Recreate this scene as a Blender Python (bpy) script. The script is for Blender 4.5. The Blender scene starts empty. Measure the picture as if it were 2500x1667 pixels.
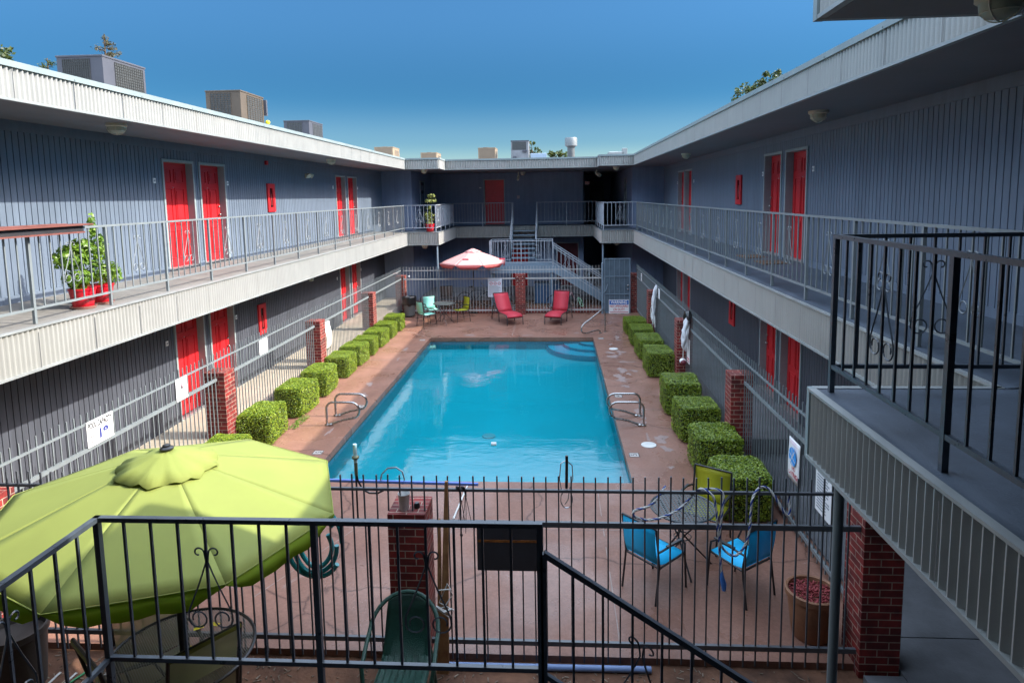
import bpy, bmesh, math, random
from math import pi, sin, cos, radians as RAD, atan2, hypot, sqrt, floor
from mathutils import Vector, Matrix
random.seed(7)
SC = bpy.context.scene
COL = SC.collection
# ------------------------------------------------------------------ camera, world, sun, exposure
cam = bpy.data.objects.new("camera", bpy.data.cameras.new("camera")); COL.objects.link(cam)
cam.data.sensor_width = 36.0; cam.data.lens = 22.528
cam.data.shift_x = -0.00465; cam.data.shift_y = -0.07224
cam.data.clip_end = 3000; cam.data.clip_start = 0.05
CAMZ = 4.376
pitch, yaw, roll = 0.1106, 0.0603, -0.0163
_f = Vector((-sin(yaw)*cos(pitch), cos(yaw)*cos(pitch), -sin(pitch)))
_r = Vector((cos(yaw), sin(yaw), 0)); _u = _r.cross(_f)
_r2 = _r*cos(roll)+_u*sin(roll); _u2 = -_r*sin(roll)+_u*cos(roll)
cam.matrix_world = Matrix(((_r2.x,_u2.x,-_f.x,0),(_r2.y,_u2.y,-_f.y,0),(_r2.z,_u2.z,-_f.z,CAMZ),(0,0,0,1)))
SC.camera = cam
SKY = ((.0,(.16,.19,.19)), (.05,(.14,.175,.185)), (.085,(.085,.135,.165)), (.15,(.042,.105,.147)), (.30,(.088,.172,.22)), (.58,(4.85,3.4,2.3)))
SUN = Vector((1.0, 0.04, 0.79)).normalized()
w = bpy.data.worlds.new("World"); SC.world = w; w.use_nodes = True
nt = w.node_tree; bg = nt.nodes["Background"]
sky = nt.nodes.new("ShaderNodeTexSky"); sky.sky_type = 'NISHITA'; sky.sun_disc = False
sky.sun_elevation = math.asin(SUN.z); sky.sun_rotation = atan2(SUN.x, SUN.y)
sky.altitude = 300; sky.air_density = 1.0; sky.dust_density = 0.3; sky.ozone_density = 2.5
# sky scaled by elevation: overhead boosted as added fill, low band dimmed and bluer
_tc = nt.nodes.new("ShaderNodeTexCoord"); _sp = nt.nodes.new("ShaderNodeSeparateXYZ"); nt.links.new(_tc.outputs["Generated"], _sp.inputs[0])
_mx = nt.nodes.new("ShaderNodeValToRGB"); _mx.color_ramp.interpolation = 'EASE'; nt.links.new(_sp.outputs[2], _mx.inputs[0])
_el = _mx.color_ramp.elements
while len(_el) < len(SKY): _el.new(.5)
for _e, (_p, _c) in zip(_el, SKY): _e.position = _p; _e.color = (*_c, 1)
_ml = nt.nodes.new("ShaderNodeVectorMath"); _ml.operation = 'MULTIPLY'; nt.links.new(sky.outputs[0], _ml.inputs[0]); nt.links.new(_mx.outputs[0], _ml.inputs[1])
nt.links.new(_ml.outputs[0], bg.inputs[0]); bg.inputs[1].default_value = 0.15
sl = bpy.data.lights.new("sun", 'SUN'); sl.energy = 2.0; sl.angle = RAD(0.55); sl.color = (1.0, 0.93, 0.82)
so = bpy.data.objects.new("sun", sl); COL.objects.link(so); so.location = (30, 0, 30)
so.rotation_euler = SUN.to_track_quat('Z', 'Y').to_euler()
SC.view_settings.view_transform = 'Standard'; SC.view_settings.look = 'None'
SC.view_settings.exposure = 2.15; SC.view_settings.gamma = 1.0
SC.cycles.max_bounces = 8; SC.cycles.transparent_max_bounces = 16
SC.cycles.caustics_reflective = False; SC.cycles.caustics_refractive = False

# ------------------------------------------------------------------ materials
MATS = {}
def mat(name, col, rough=.6, metal=0., var=.12, scale=3., bump=0., bscale=40., spec=.5, col2=None, detail=6, trans=0.):
    if name in MATS: return MATS[name]
    m = bpy.data.materials.new(name); m.use_nodes = True; MATS[name] = m
    t = m.node_tree; b = t.nodes["Principled BSDF"]
    b.inputs["Roughness"].default_value = rough; b.inputs["Metallic"].default_value = metal
    b.inputs["Specular IOR Level"].default_value = spec
    tc = t.nodes.new("ShaderNodeTexCoord")
    if var > 0 or col2:
        n = t.nodes.new("ShaderNodeTexNoise"); n.inputs["Scale"].default_value = scale; n.inputs["Detail"].default_value = detail
        n.inputs["Roughness"].default_value = .65
        r = t.nodes.new("ShaderNodeValToRGB"); r.color_ramp.elements[0].position = .32; r.color_ramp.elements[1].position = .68
        c1 = [c*(1-var) for c in col]; c2 = list(col2) if col2 else [min(1, c*(1+var)) for c in col]
        r.color_ramp.elements[0].color = (*c1, 1); r.color_ramp.elements[1].color = (*c2, 1)
        t.links.new(tc.outputs["Object"], n.inputs["Vector"]); t.links.new(n.outputs["Fac"], r.inputs[0]); t.links.new(r.outputs[0], b.inputs["Base Color"])
        rr = t.nodes.new("ShaderNodeMapRange"); rr.inputs[3].default_value = max(0, rough-.1); rr.inputs[4].default_value = min(1, rough+.1)
        t.links.new(n.outputs["Fac"], rr.inputs[0]); t.links.new(rr.outputs[0], b.inputs["Roughness"])
    else:
        b.inputs["Base Color"].default_value = (*col, 1)
    if bump > 0:
        n2 = t.nodes.new("ShaderNodeTexNoise"); n2.inputs["Scale"].default_value = bscale; n2.inputs["Detail"].default_value = 5
        bp = t.nodes.new("ShaderNodeBump"); bp.inputs["Strength"].default_value = bump; bp.inputs["Distance"].default_value = .01
        t.links.new(tc.outputs["Object"], n2.inputs["Vector"]); t.links.new(n2.outputs["Fac"], bp.inputs["Height"]); t.links.new(bp.outputs[0], b.inputs["Normal"])
    if trans > 0:
        tr = t.nodes.new("ShaderNodeBsdfTranslucent"); tr.inputs[0].default_value = (*[min(1, c*1.3) for c in col], 1)
        mx = t.nodes.new("ShaderNodeMixShader"); mx.inputs[0].default_value = trans
        t.links.new(b.outputs[0], mx.inputs[1]); t.links.new(tr.outputs[0], mx.inputs[2])
        t.links.new(mx.outputs[0], t.nodes["Material Output"].inputs[0])
    return m
def leafmat(name, c1, c2, trans=.3, rough=.45):
    m = bpy.data.materials.new(name); m.use_nodes = True; t = m.node_tree; b = t.nodes["Principled BSDF"]
    g = t.nodes.new("ShaderNodeNewGeometry"); r = t.nodes.new("ShaderNodeValToRGB")
    r.color_ramp.elements[0].color = (*c1, 1); r.color_ramp.elements[1].color = (*c2, 1)
    t.links.new(g.outputs["Random Per Island"], r.inputs[0]); t.links.new(r.outputs[0], b.inputs["Base Color"])
    b.inputs["Roughness"].default_value = rough
    tr = t.nodes.new("ShaderNodeBsdfTranslucent"); t.links.new(r.outputs[0], tr.inputs[0])
    mx = t.nodes.new("ShaderNodeMixShader"); mx.inputs[0].default_value = trans
    t.links.new(b.outputs[0], mx.inputs[1]); t.links.new(tr.outputs[0], mx.inputs[2]); t.links.new(mx.outputs[0], t.nodes["Material Output"].inputs[0])
    return m
def brickmat():
    m = bpy.data.materials.new("brick"); m.use_nodes = True; t = m.node_tree; b = t.nodes["Principled BSDF"]; L = t.links.new
    tc = t.nodes.new("ShaderNodeTexCoord"); sp = t.nodes.new("ShaderNodeSeparateXYZ"); L(tc.outputs["Object"], sp.inputs[0])
    ad = t.nodes.new("ShaderNodeMath"); L(sp.outputs[0], ad.inputs[0]); L(sp.outputs[1], ad.inputs[1])
    cv = t.nodes.new("ShaderNodeCombineXYZ"); L(ad.outputs[0], cv.inputs[0]); L(sp.outputs[2], cv.inputs[1])
    ch = t.nodes.new("ShaderNodeCombineXYZ"); L(sp.outputs[0], ch.inputs[0]); L(sp.outputs[1], ch.inputs[1])
    ge = t.nodes.new("ShaderNodeNewGeometry"); sn = t.nodes.new("ShaderNodeSeparateXYZ"); L(ge.outputs["Normal"], sn.inputs[0])
    gt = t.nodes.new("ShaderNodeMath"); gt.operation = 'GREATER_THAN'; gt.inputs[1].default_value = .5; L(sn.outputs[2], gt.inputs[0])
    mv = t.nodes.new("ShaderNodeMix"); mv.data_type = 'VECTOR'; L(gt.outputs[0], mv.inputs[0]); L(cv.outputs[0], mv.inputs[4]); L(ch.outputs[0], mv.inputs[5])
    br = t.nodes.new("ShaderNodeTexBrick"); L(mv.outputs[1], br.inputs["Vector"])
    br.inputs["Scale"].default_value = 1; br.inputs["Brick Width"].default_value = .205; br.inputs["Row Height"].default_value = .0725
    br.inputs["Mortar Size"].default_value = .0055; br.inputs["Mortar Smooth"].default_value = .25; br.inputs["Bias"].default_value = -.1
    br.inputs["Color1"].default_value = (.21, .022, .018, 1); br.inputs["Color2"].default_value = (.10, .014, .014, 1); br.inputs["Mortar"].default_value = (.34, .27, .22, 1)
    n = t.nodes.new("ShaderNodeTexNoise"); n.inputs["Scale"].default_value = 9; n.inputs["Detail"].default_value = 8; L(tc.outputs["Object"], n.inputs["Vector"])
    rp = t.nodes.new("ShaderNodeValToRGB"); rp.color_ramp.elements[0].position = .3; rp.color_ramp.elements[0].color = (.55, .5, .5, 1); rp.color_ramp.elements[1].position = .7; rp.color_ramp.elements[1].color = (1.35, 1.2, 1.1, 1)
    L(n.outputs["Fac"], rp.inputs[0])
    mu = t.nodes.new("ShaderNodeMix"); mu.data_type = 'RGBA'; mu.blend_type = 'MULTIPLY'; mu.inputs[0].default_value = 1
    L(br.outputs["Color"], mu.inputs[6]); L(rp.outputs[0], mu.inputs[7]); L(mu.outputs[2], b.inputs["Base Color"])
    bp = t.nodes.new("ShaderNodeBump"); bp.inputs["Strength"].default_value = .8; bp.inputs["Distance"].default_value = .006; bp.invert = True
    L(br.outputs["Fac"], bp.inputs["Height"]); L(bp.outputs[0], b.inputs["Normal"]); b.inputs["Roughness"].default_value = .75
    return m
def deckmat():
    m = bpy.data.materials.new("deck concrete"); m.use_nodes = True; t = m.node_tree; b = t.nodes["Principled BSDF"]; L = t.links.new; b.inputs["Specular IOR Level"].default_value = .28
    tc = t.nodes.new("ShaderNodeTexCoord")
    def noise(s, d=8, r=.6, dist=0.):
        n = t.nodes.new("ShaderNodeTexNoise"); n.inputs["Scale"].default_value = s; n.inputs["Detail"].default_value = d; n.inputs["Roughness"].default_value = r; n.inputs["Distortion"].default_value = dist
        L(tc.outputs["Object"], n.inputs["Vector"]); return n.outputs["Fac"]
    def ramp(src, p0, c0, p1, c1):
        r = t.nodes.new("ShaderNodeValToRGB"); r.color_ramp.elements[0].position = p0; r.color_ramp.elements[0].color = (*c0, 1); r.color_ramp.elements[1].position = p1; r.color_ramp.elements[1].color = (*c1, 1)
        L(src, r.inputs[0]); return r.outputs[0]
    def mix(f, a, bb, mode='MIX'):
        x = t.nodes.new("ShaderNodeMix"); x.data_type = 'RGBA'; x.blend_type = mode
        if isinstance(f, float): x.inputs[0].default_value = f
        else: L(f, x.inputs[0])
        for s, i in ((a, 6), (bb, 7)):
            if isinstance(s, tuple): x.inputs[i].default_value = (*s, 1)
            else: L(s, x.inputs[i])
        return x.outputs[2]
    base = ramp(noise(1.3, 9, .65), .3, (.205, .105, .073), .72, (.29, .152, .106))
    fine = ramp(noise(22, 6, .7), .3, (.8, .78, .77), .7, (1.12, 1.12, 1.12))
    c = mix(1.0, base, fine, 'MULTIPLY')
    worn = ramp(noise(1.9, 10, .72, .6), .635, (0, 0, 0), .69, (1, 1, 1))
    c = mix(worn, c, (.3, .215, .18))
    stain = ramp(noise(.55, 6, .6, .3), .28, (.8, .79, .8), .5, (1, 1, 1))
    c = mix(1.0, c, stain, 'MULTIPLY')
    vo = t.nodes.new("ShaderNodeTexVoronoi"); vo.feature = 'DISTANCE_TO_EDGE'; vo.inputs["Scale"].default_value = .33
    wn = t.nodes.new("ShaderNodeTexNoise"); wn.inputs["Scale"].default_value = 2.2; wn.inputs["Detail"].default_value = 8; L(tc.outputs["Object"], wn.inputs["Vector"])
    wm = t.nodes.new("ShaderNodeMix"); wm.data_type = 'VECTOR'; wm.inputs[0].default_value = .3; L(tc.outputs["Object"], wm.inputs[4]); L(wn.outputs["Color"], wm.inputs[5]); L(wm.outputs[1], vo.inputs["Vector"])
    crack = ramp(vo.outputs["Distance"], .0, (.42, .4, .4), .0045, (1, 1, 1))
    c = mix(1.0, c, crack, 'MULTIPLY'); L(c, b.inputs["Base Color"])
    rr = t.nodes.new("ShaderNodeMapRange"); rr.inputs[1].default_value = .38; rr.inputs[2].default_value = .6; rr.inputs[3].default_value = .2; rr.inputs[4].default_value = .62
    L(noise(.8, 6, .6, .4), rr.inputs[0]); L(rr.outputs[0], b.inputs["Roughness"])
    bp = t.nodes.new("ShaderNodeBump"); bp.inputs["Strength"].default_value = .25; bp.inputs["Distance"].default_value = .01; L(noise(45, 4), bp.inputs["Height"]); L(bp.outputs[0], b.inputs["Normal"])
    return m
def watermat():
    m = bpy.data.materials.new("pool water"); m.use_nodes = True; t = m.node_tree; L = t.links.new
    for n in list(t.nodes):
        if n.type == 'BSDF_PRINCIPLED': t.nodes.remove(n)
    tc = t.nodes.new("ShaderNodeTexCoord"); mp = t.nodes.new("ShaderNodeMapping"); mp.inputs["Scale"].default_value = (.75, 1.5, 1); L(tc.outputs["Object"], mp.inputs[0])
    n1 = t.nodes.new("ShaderNodeTexNoise"); n1.inputs["Scale"].default_value = 1.5; n1.inputs["Detail"].default_value = 4; n1.inputs["Roughness"].default_value = .55; n1.inputs["Distortion"].default_value = .8; L(mp.outputs[0], n1.inputs["Vector"])
    n2 = t.nodes.new("ShaderNodeTexNoise"); n2.inputs["Scale"].default_value = 8; n2.inputs["Detail"].default_value = 3; L(mp.outputs[0], n2.inputs["Vector"])
    n3 = t.nodes.new("ShaderNodeTexNoise"); n3.inputs["Scale"].default_value = .35; n3.inputs["Detail"].default_value = 2; L(tc.outputs["Object"], n3.inputs["Vector"])
    r3 = t.nodes.new("ShaderNodeMapRange"); r3.inputs[1].default_value = .42; r3.inputs[2].default_value = .62; r3.inputs[3].default_value = .1; r3.inputs[4].default_value = 1.0; L(n3.outputs["Fac"], r3.inputs[0])
    m2 = t.nodes.new("ShaderNodeMath"); m2.operation = 'MULTIPLY'; L(n2.outputs["Fac"], m2.inputs[0]); L(r3.outputs[0], m2.inputs[1])
    m4 = t.nodes.new("ShaderNodeMath"); m4.operation = 'MULTIPLY'; m4.inputs[1].default_value = .2; L(m2.outputs[0], m4.inputs[0])
    r5 = t.nodes.new("ShaderNodeMapRange"); r5.inputs[1].default_value = .36; r5.inputs[2].default_value = .64; r5.inputs[3].default_value = .25; r5.inputs[4].default_value = .8; L(n3.outputs["Fac"], r5.inputs[0])
    m5 = t.nodes.new("ShaderNodeMath"); m5.operation = 'MULTIPLY'; L(n1.outputs["Fac"], m5.inputs[0]); L(r5.outputs[0], m5.inputs[1])
    ad = t.nodes.new("ShaderNodeMath"); L(m5.outputs[0], ad.inputs[0]); L(m4.outputs[0], ad.inputs[1])
    bp = t.nodes.new("ShaderNodeBump"); bp.inputs["Strength"].default_value = 1; bp.inputs["Distance"].default_value = .0085; L(ad.outputs[0], bp.inputs["Height"])
    fr = t.nodes.new("ShaderNodeFresnel"); fr.inputs[0].default_value = 1.55; L(bp.outputs[0], fr.inputs["Normal"])
    gl = t.nodes.new("ShaderNodeBsdfGlossy"); gl.inputs["Roughness"].default_value = .012; L(bp.outputs[0], gl.inputs["Normal"])
    tr = t.nodes.new("ShaderNodeBsdfTransparent"); tr.inputs[0].default_value = (.45, .94, .985, 1)
    mx = t.nodes.new("ShaderNodeMixShader"); L(fr.outputs[0], mx.inputs[0]); L(tr.outputs[0], mx.inputs[1]); L(gl.outputs[0], mx.inputs[2])
    L(mx.outputs[0], t.nodes["Material Output"].inputs[0])
    return m
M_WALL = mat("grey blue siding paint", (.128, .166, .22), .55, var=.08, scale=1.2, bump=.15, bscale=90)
def weather(m, sx=1.6, amt=.22):
    """faint vertical run marks and patchy fading in the paint itself"""
    t = m.node_tree; b = t.nodes["Principled BSDF"]; src = b.inputs["Base Color"].links[0].from_socket
    tc = t.nodes.new("ShaderNodeTexCoord"); mp = t.nodes.new("ShaderNodeMapping"); mp.inputs["Scale"].default_value = (sx*2.2, sx*2.2, .16); t.links.new(tc.outputs["Object"], mp.inputs[0])
    n = t.nodes.new("ShaderNodeTexNoise"); n.inputs["Scale"].default_value = 2.; n.inputs["Detail"].default_value = 7; n.inputs["Roughness"].default_value = .7; t.links.new(mp.outputs[0], n.inputs["Vector"])
    r = t.nodes.new("ShaderNodeMapRange"); r.inputs[1].default_value = .35; r.inputs[2].default_value = .65; r.inputs[3].default_value = 1-amt; r.inputs[4].default_value = 1+amt*.6; t.links.new(n.outputs["Fac"], r.inputs[0])
    v = t.nodes.new("ShaderNodeVectorMath"); v.operation = 'SCALE'; t.links.new(src, v.inputs[0]); t.links.new(r.outputs[0], v.inputs["Scale"]); t.links.new(v.outputs[0], b.inputs["Base Color"]); return m
weather(M_WALL, 1.6, .12)
M_SOFF = mat("soffit paint", (.165, .165, .18), .7, var=.12, scale=.8)
M_TRIM = mat("grey green trim paint", (.27, .325, .335), .5, var=.08, scale=4)
M_CAP = mat("roof cap flashing", (.22, .27, .275), .45, var=.1, scale=3)
M_GALV = mat("galvanised corrugated steel", (.36, .365, .345), .42, metal=.2, var=.05, scale=2.2, bump=.1, bscale=60)
weather(M_GALV, 3., .04)
M_GTRIM = mat("galvanised edge trim", (.31, .33, .32), .45, metal=.3, var=.1, scale=3)
M_ROOF = mat("roof membrane", (.33, .33, .33), .85, var=.15)
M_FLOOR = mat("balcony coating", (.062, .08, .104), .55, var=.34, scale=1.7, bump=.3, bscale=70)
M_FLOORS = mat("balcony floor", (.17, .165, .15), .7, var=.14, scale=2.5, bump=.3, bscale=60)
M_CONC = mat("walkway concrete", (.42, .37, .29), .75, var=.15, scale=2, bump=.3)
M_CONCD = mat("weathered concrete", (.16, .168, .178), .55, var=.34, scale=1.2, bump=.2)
M_RAIL = mat("grey rail paint", (.17, .195, .2), .42, var=.1, scale=6)
M_RAILB = mat('pale grey rail paint', (.34,.38,.42), .42, var=.1, scale=6)
M_RAILD = mat("dark rail paint", (.05, .063, .078), .3, var=.2, scale=9, bump=.1, bscale=120)
M_FENCED = mat("dark fence paint", (.075, .083, .092), .35, var=.2, scale=7)
M_STAIR = mat("blue grey stair paint", (.17, .235, .29), .5, var=.12, scale=4)
M_RED = mat("red door paint", (.52, .02, .026), .45, var=.1, scale=4, spec=.3)
M_WHITE = mat("white sign face", (.8, .81, .8), .4, var=.03)
M_INK = mat("black ink", (.02, .02, .025), .5, var=0)
M_BLUEI = mat("blue ink", (.02, .13, .45), .45, var=0)
M_NAVY = mat("navy ink", (.03, .04, .2), .45, var=0)
M_REDI = mat("red ink", (.5, .02, .04), .45, var=0)
M_GREYI = mat("grey ink", (.3, .33, .36), .5, var=0)
M_CYAN = mat("pale cyan ink", (.3, .55, .68), .5, var=0)
M_CHROME = mat("brushed steel", (.38, .38, .37), .28, metal=1., var=.05, scale=12)
M_BLACK = mat("black powder coat", (.018, .019, .021), .38, var=.1)
M_BRICK = brickmat()
M_DECK = deckmat()
M_JOINT = mat("joint filler", (.29, .215, .18), .7, var=.25, scale=8)
M_DIRT = mat("bare dirt", (.12, .055, .03), .95, var=.45, scale=2.4, bump=1., bscale=18, col2=(.21, .1, .055))
M_BASIN = mat("pool plaster", (.006, .44, .5), .6, var=.05, scale=1)
M_COPE = mat("pool coping", (.17, .105, .085), .55, var=.25, scale=5)
M_WATER = watermat()
M_LEAF = leafmat("hedge leaf", (.05, .12, .006), (.27, .34, .018), .16)
M_CORE = mat("hedge twigs", (.016, .022, .006), .9, var=.3)
M_TREE = leafmat("tree leaf", (.02, .045, .008), (.1, .13, .025))
M_SPRUCE = leafmat("conifer needle", (.03, .035, .012), (.1, .085, .03), .2)
M_BARK = mat("bark", (.09, .065, .045), .9, var=.3, scale=8, bump=.6, bscale=25)
M_BASIL = leafmat("basil leaf", (.07, .16, .015), (.2, .33, .03), .35, .4)
M_FICUS = leafmat("variegated leaf", (.09, .13, .025), (.34, .36, .1), .3, .4)
M_POTR = mat("red plastic pot", (.5, .008, .02), .3, var=.04)
M_SAUC = mat("clear pink saucer", (.33, .16, .13), .3, var=.1)
M_TERRA = mat("terracotta", (.28, .135, .07), .7, var=.22, scale=5, bump=.2)
M_MULCH = mat("red mulch", (.2, .015, .02), .8, var=.4, scale=60, col2=(.36, .06, .06))
M_WOOD = mat("weathered wood", (.3, .13, .045), .7, var=.35, scale=7, col2=(.38, .2, .08))
M_BROWN = mat("brown plank paint", (.15, .05, .038), .6, var=.2, scale=6)
M_LIME = mat("lime canvas", (.275, .325, .075), .8, var=.09, scale=1.4, bump=.2, bscale=260, trans=.28)
M_PINK = mat("faded red canvas", (.68, .36, .34), .75, var=.06, scale=2, trans=.25)
M_TEALS = mat("mint sling", (.26, .62, .52), .6, var=.05, trans=.15)
M_LIMES = mat("lime sling", (.42, .42, .02), .6, var=.05, trans=.15)
M_BLUES = mat("bright blue sling", (.012, .55, .92), .6, var=.05, trans=.15)
M_REDS = mat("red sling", (.5, .03, .05), .6, var=.05, trans=.1)
M_OLIVE = mat("olive sling", (.36, .36, .19), .6, var=.1, trans=.45)
def seethrough(m, f):
    t = m.node_tree; out = t.nodes["Material Output"]; src = out.inputs[0].links[0].from_socket
    tr = t.nodes.new("ShaderNodeBsdfTransparent"); mx = t.nodes.new("ShaderNodeMixShader"); mx.inputs[0].default_value = f
    t.links.new(src, mx.inputs[1]); t.links.new(tr.outputs[0], mx.inputs[2]); t.links.new(mx.outputs[0], out.inputs[0])
seethrough(M_OLIVE, .38)      # open woven mesh
M_WICK = mat("green resin wicker", (.01, .055, .038), .4, var=.2, scale=30, bump=.6, bscale=150)
M_TABLE = mat("grey steel lattice", (.06, .07, .07), .45, var=.1)
M_AC = mat("grey unit enamel", (.066, .07, .086), .5, var=.08)
M_ACT = mat("tan unit enamel", (.27, .2, .13), .6, var=.08)
M_ACB = mat("brown unit enamel", (.09, .07, .05), .55, var=.08)
M_ACG = mat("coil grille", (.05, .055, .055), .5, var=.3, scale=30)
M_GLASSL = mat("lamp glass", (.5, .52, .42), .2, var=.05, trans=.3)
M_LAMPW = mat("lamp ivory", (.6, .58, .47), .45, var=.05)
M_DARKG = mat("dark window glass", (.015, .018, .022), .08, var=0)
M_PLAS = mat("black plastic", (.012, .012, .013), .3, var=.1)
M_BIN = mat("grey plastic", (.1, .105, .1), .5, var=.1)
M_ROPE = mat("white rope", (.6, .6, .56), .8, var=.15, scale=20)
M_ROPEB = mat("blue rope", (.03, .07, .3), .8, var=.1)
M_HOSE = mat("green hose", (.012, .28, .3), .35, var=.1)
M_POLEB = mat("blue anodised pole", (.12, .2, .5), .35, metal=.5, var=.1)
M_POLES = mat("aluminium pole", (.5, .52, .54), .3, metal=.8, var=.1)
M_YEL = mat("yellow tape", (.75, .65, .02), .5, var=.05)
M_CUP = mat("cloudy plastic", (.8, .82, .8), .4, var=.1, scale=20, col2=(.6, .63, .62))
M_CLOTH = mat("white nylon", (.7, .71, .73), .7, var=.06)
M_MANH = mat("white plastic lid", (.62, .62, .58), .5, var=.1)
M_BLUEP = mat("blue pvc", (.2, .3, .52), .4, var=.1)
M_TURQ = mat("turquoise plastic", (.01, .3, .26), .4, var=.05)
M_MAT = mat("brown coir", (.16, .1, .06), .95, var=.4, scale=30)

# ------------------------------------------------------------------ mesh builder
OFF = {}
def rootof(o):
    while o.parent: o = o.parent
    return o
class MB:
    def __init__(s): s.v = []; s.f = []; s.m = []; s.cur = 0
    def add(s, vs, fs):
        n = len(s.v); s.v += [tuple(v) for v in vs]
        for f in fs: s.f.append([n+i for i in f]); s.m.append(s.cur)
        return s
    def box(s, x0, y0, z0, x1, y1, z1):
        x0, x1 = min(x0, x1), max(x0, x1); y0, y1 = min(y0, y1), max(y0, y1); z0, z1 = min(z0, z1), max(z0, z1)
        return s.add([(x0,y0,z0),(x1,y0,z0),(x1,y1,z0),(x0,y1,z0),(x0,y0,z1),(x1,y0,z1),(x1,y1,z1),(x0,y1,z1)],
              [(0,3,2,1),(4,5,6,7),(0,1,5,4),(1,2,6,5),(2,3,7,6),(3,0,4,7)])
    def bar(s, a, b, w, h=None, up=(0,0,1)):
        a = Vector(a); b = Vector(b); h = h or w; d = (b-a).normalized(); u = Vector(up)
        if abs(d.dot(u)) > .98: u = Vector((0,1,0))
        r = d.cross(u).normalized()*w/2; u = r.cross(d).normalized()*h/2
        vs = [p+sx*r+sy*u for p in (a, b) for sx, sy in ((-1,-1),(1,-1),(1,1),(-1,1))]
        return s.add(vs, [(3,2,1,0),(4,5,6,7),(0,1,5,4),(1,2,6,5),(2,3,7,6),(3,0,4,7)])
    def tube(s, pts, r, n=6, closed=False, flat=None, caps=True):
        P = [Vector(p) for p in pts]; k = len(P); rs = r if isinstance(r, (list, tuple)) else [r]*k
        base = len(s.v); prev = None; vs = []
        for i, p in enumerate(P):
            if closed: d = P[(i+1) % k]-P[i-1]
            else: d = P[min(i+1, k-1)]-P[max(i-1, 0)]
            if d.length < 1e-9: d = Vector((0,0,1))
            d.normalize()
            if prev is None:
                u = Vector((0,0,1)) if abs(d.z) < .9 else Vector((0,1,0))
                u = (u-d*u.dot(d)).normalized()
            else:
                u = prev-d*prev.dot(d)
                u = u.normalized() if u.length > 1e-6 else d.orthogonal().normalized()
            prev = u; v = d.cross(u)
            for j in range(n):
                a = 2*pi*j/n; vs.append(p+(u*cos(a)+v*sin(a))*rs[i])
        fs = []
        for i in range(k if closed else k-1):
            i2 = (i+1) % k
            for j in range(n):
                j2 = (j+1) % n; fs.append((i*n+j, i*n+j2, i2*n+j2, i2*n+j))
        if not closed and caps: fs.append(tuple(range(n-1, -1, -1))); fs.append(tuple((k-1)*n+j for j in range(n)))
        return s.add(vs, fs)
    def lathe(s, prof, n=24, c=(0,0,0), cap=True):
        vs = []; fs = []; k = len(prof)
        for r, z in prof:
            for j in range(n): a = 2*pi*j/n; vs.append((c[0]+r*cos(a), c[1]+r*sin(a), c[2]+z))
        for i in range(k-1):
            for j in range(n): j2 = (j+1) % n; fs.append((i*n+j, i*n+j2, (i+1)*n+j2, (i+1)*n+j))
        if cap: fs.append(tuple(range(n-1, -1, -1))); fs.append(tuple((k-1)*n+j for j in range(n)))
        return s.add(vs, fs)
    def prism(s, poly, z0, z1):
        n = len(poly); vs = [(x, y, z0) for x, y in poly]+[(x, y, z1) for x, y in poly]
        return s.add(vs, [tuple(range(n-1, -1, -1)), tuple(range(n, 2*n))]+[(i, (i+1) % n, n+(i+1) % n, n+i) for i in range(n)])
    def quad(s, a, b, c, d): return s.add([a, b, c, d], [(0,1,2,3)])
    def ball(s, c, r, n=10, m=6, sc=(1,1,1)):
        prof = [(max(1e-4, r*sin(pi*i/m)), -r*cos(pi*i/m)) for i in range(m+1)]
        vs0 = len(s.v); s.lathe(prof, n, (0,0,0))
        for i in range(vs0, len(s.v)): x, y, z = s.v[i]; s.v[i] = (c[0]+x*sc[0], c[1]+y*sc[1], c[2]+z*sc[2])
        return s
    def build(s, name, mats, parent=None, loc=None, smooth=False, bevel=0., solid=0., normals=False):
        if not isinstance(mats, (list, tuple)): mats = [mats]
        off = Vector((0,0,0))
        if parent is not None: off = OFF.get(rootof(parent).name, off)
        elif loc is not None: off = Vector(loc)
        me = bpy.data.meshes.new(name)
        me.from_pydata([(v[0]-off.x, v[1]-off.y, v[2]-off.z) for v in s.v], [], s.f)
        for m in mats: me.materials.append(m)
        if len(mats) > 1: me.polygons.foreach_set('material_index', s.m)
        if smooth:
            me.polygons.foreach_set('use_smooth', [True]*len(me.polygons))
            try: me.set_sharp_from_angle(angle=RAD(40))
            except Exception: pass
        me.update()
        if normals:
            bm = bmesh.new(); bm.from_mesh(me); bmesh.ops.recalc_face_normals(bm, faces=bm.faces); bm.to_mesh(me); bm.free()
        o = bpy.data.objects.new(name, me); COL.objects.link(o)
        if parent is not None: o.parent = parent
        elif loc is not None: o.location = off
        if bevel > 0:
            b = o.modifiers.new("bevel", 'BEVEL'); b.width = bevel; b.segments = 2; b.limit_method = 'ANGLE'
        if solid > 0:
            b = o.modifiers.new("thick", 'SOLIDIFY'); b.thickness = solid; b.offset = 0
        return o
def tag(o, label=None, cat=None, group=None, kind=None):
    if label: o['label'] = label
    if cat: o['category'] = cat
    if group: o['group'] = group
    if kind: o['kind'] = kind
    return o
def thing(name, label, cat, loc=(0,0,0), rz=0, group=None, world=False):
    o = bpy.data.objects.new(name, None); COL.objects.link(o); o.location = loc; o.rotation_euler = (0, 0, rz); o.empty_display_size = .2
    if world: OFF[o.name] = Vector(loc)
    return tag(o, label, cat, group)
def dup(src, loc, rz=None, label=None, group=None, scale=None):
    def cp(o, par):
        c = o.copy(); COL.objects.link(c); c.parent = par
        for ch in o.children: cp(ch, c)
        return c
    c = cp(src, None); c.location = loc
    if rz is not None: c.rotation_euler = (0, 0, rz)
    if scale: c.scale = scale
    if label: c['label'] = label
    if group: c['group'] = group
    return c
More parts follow.
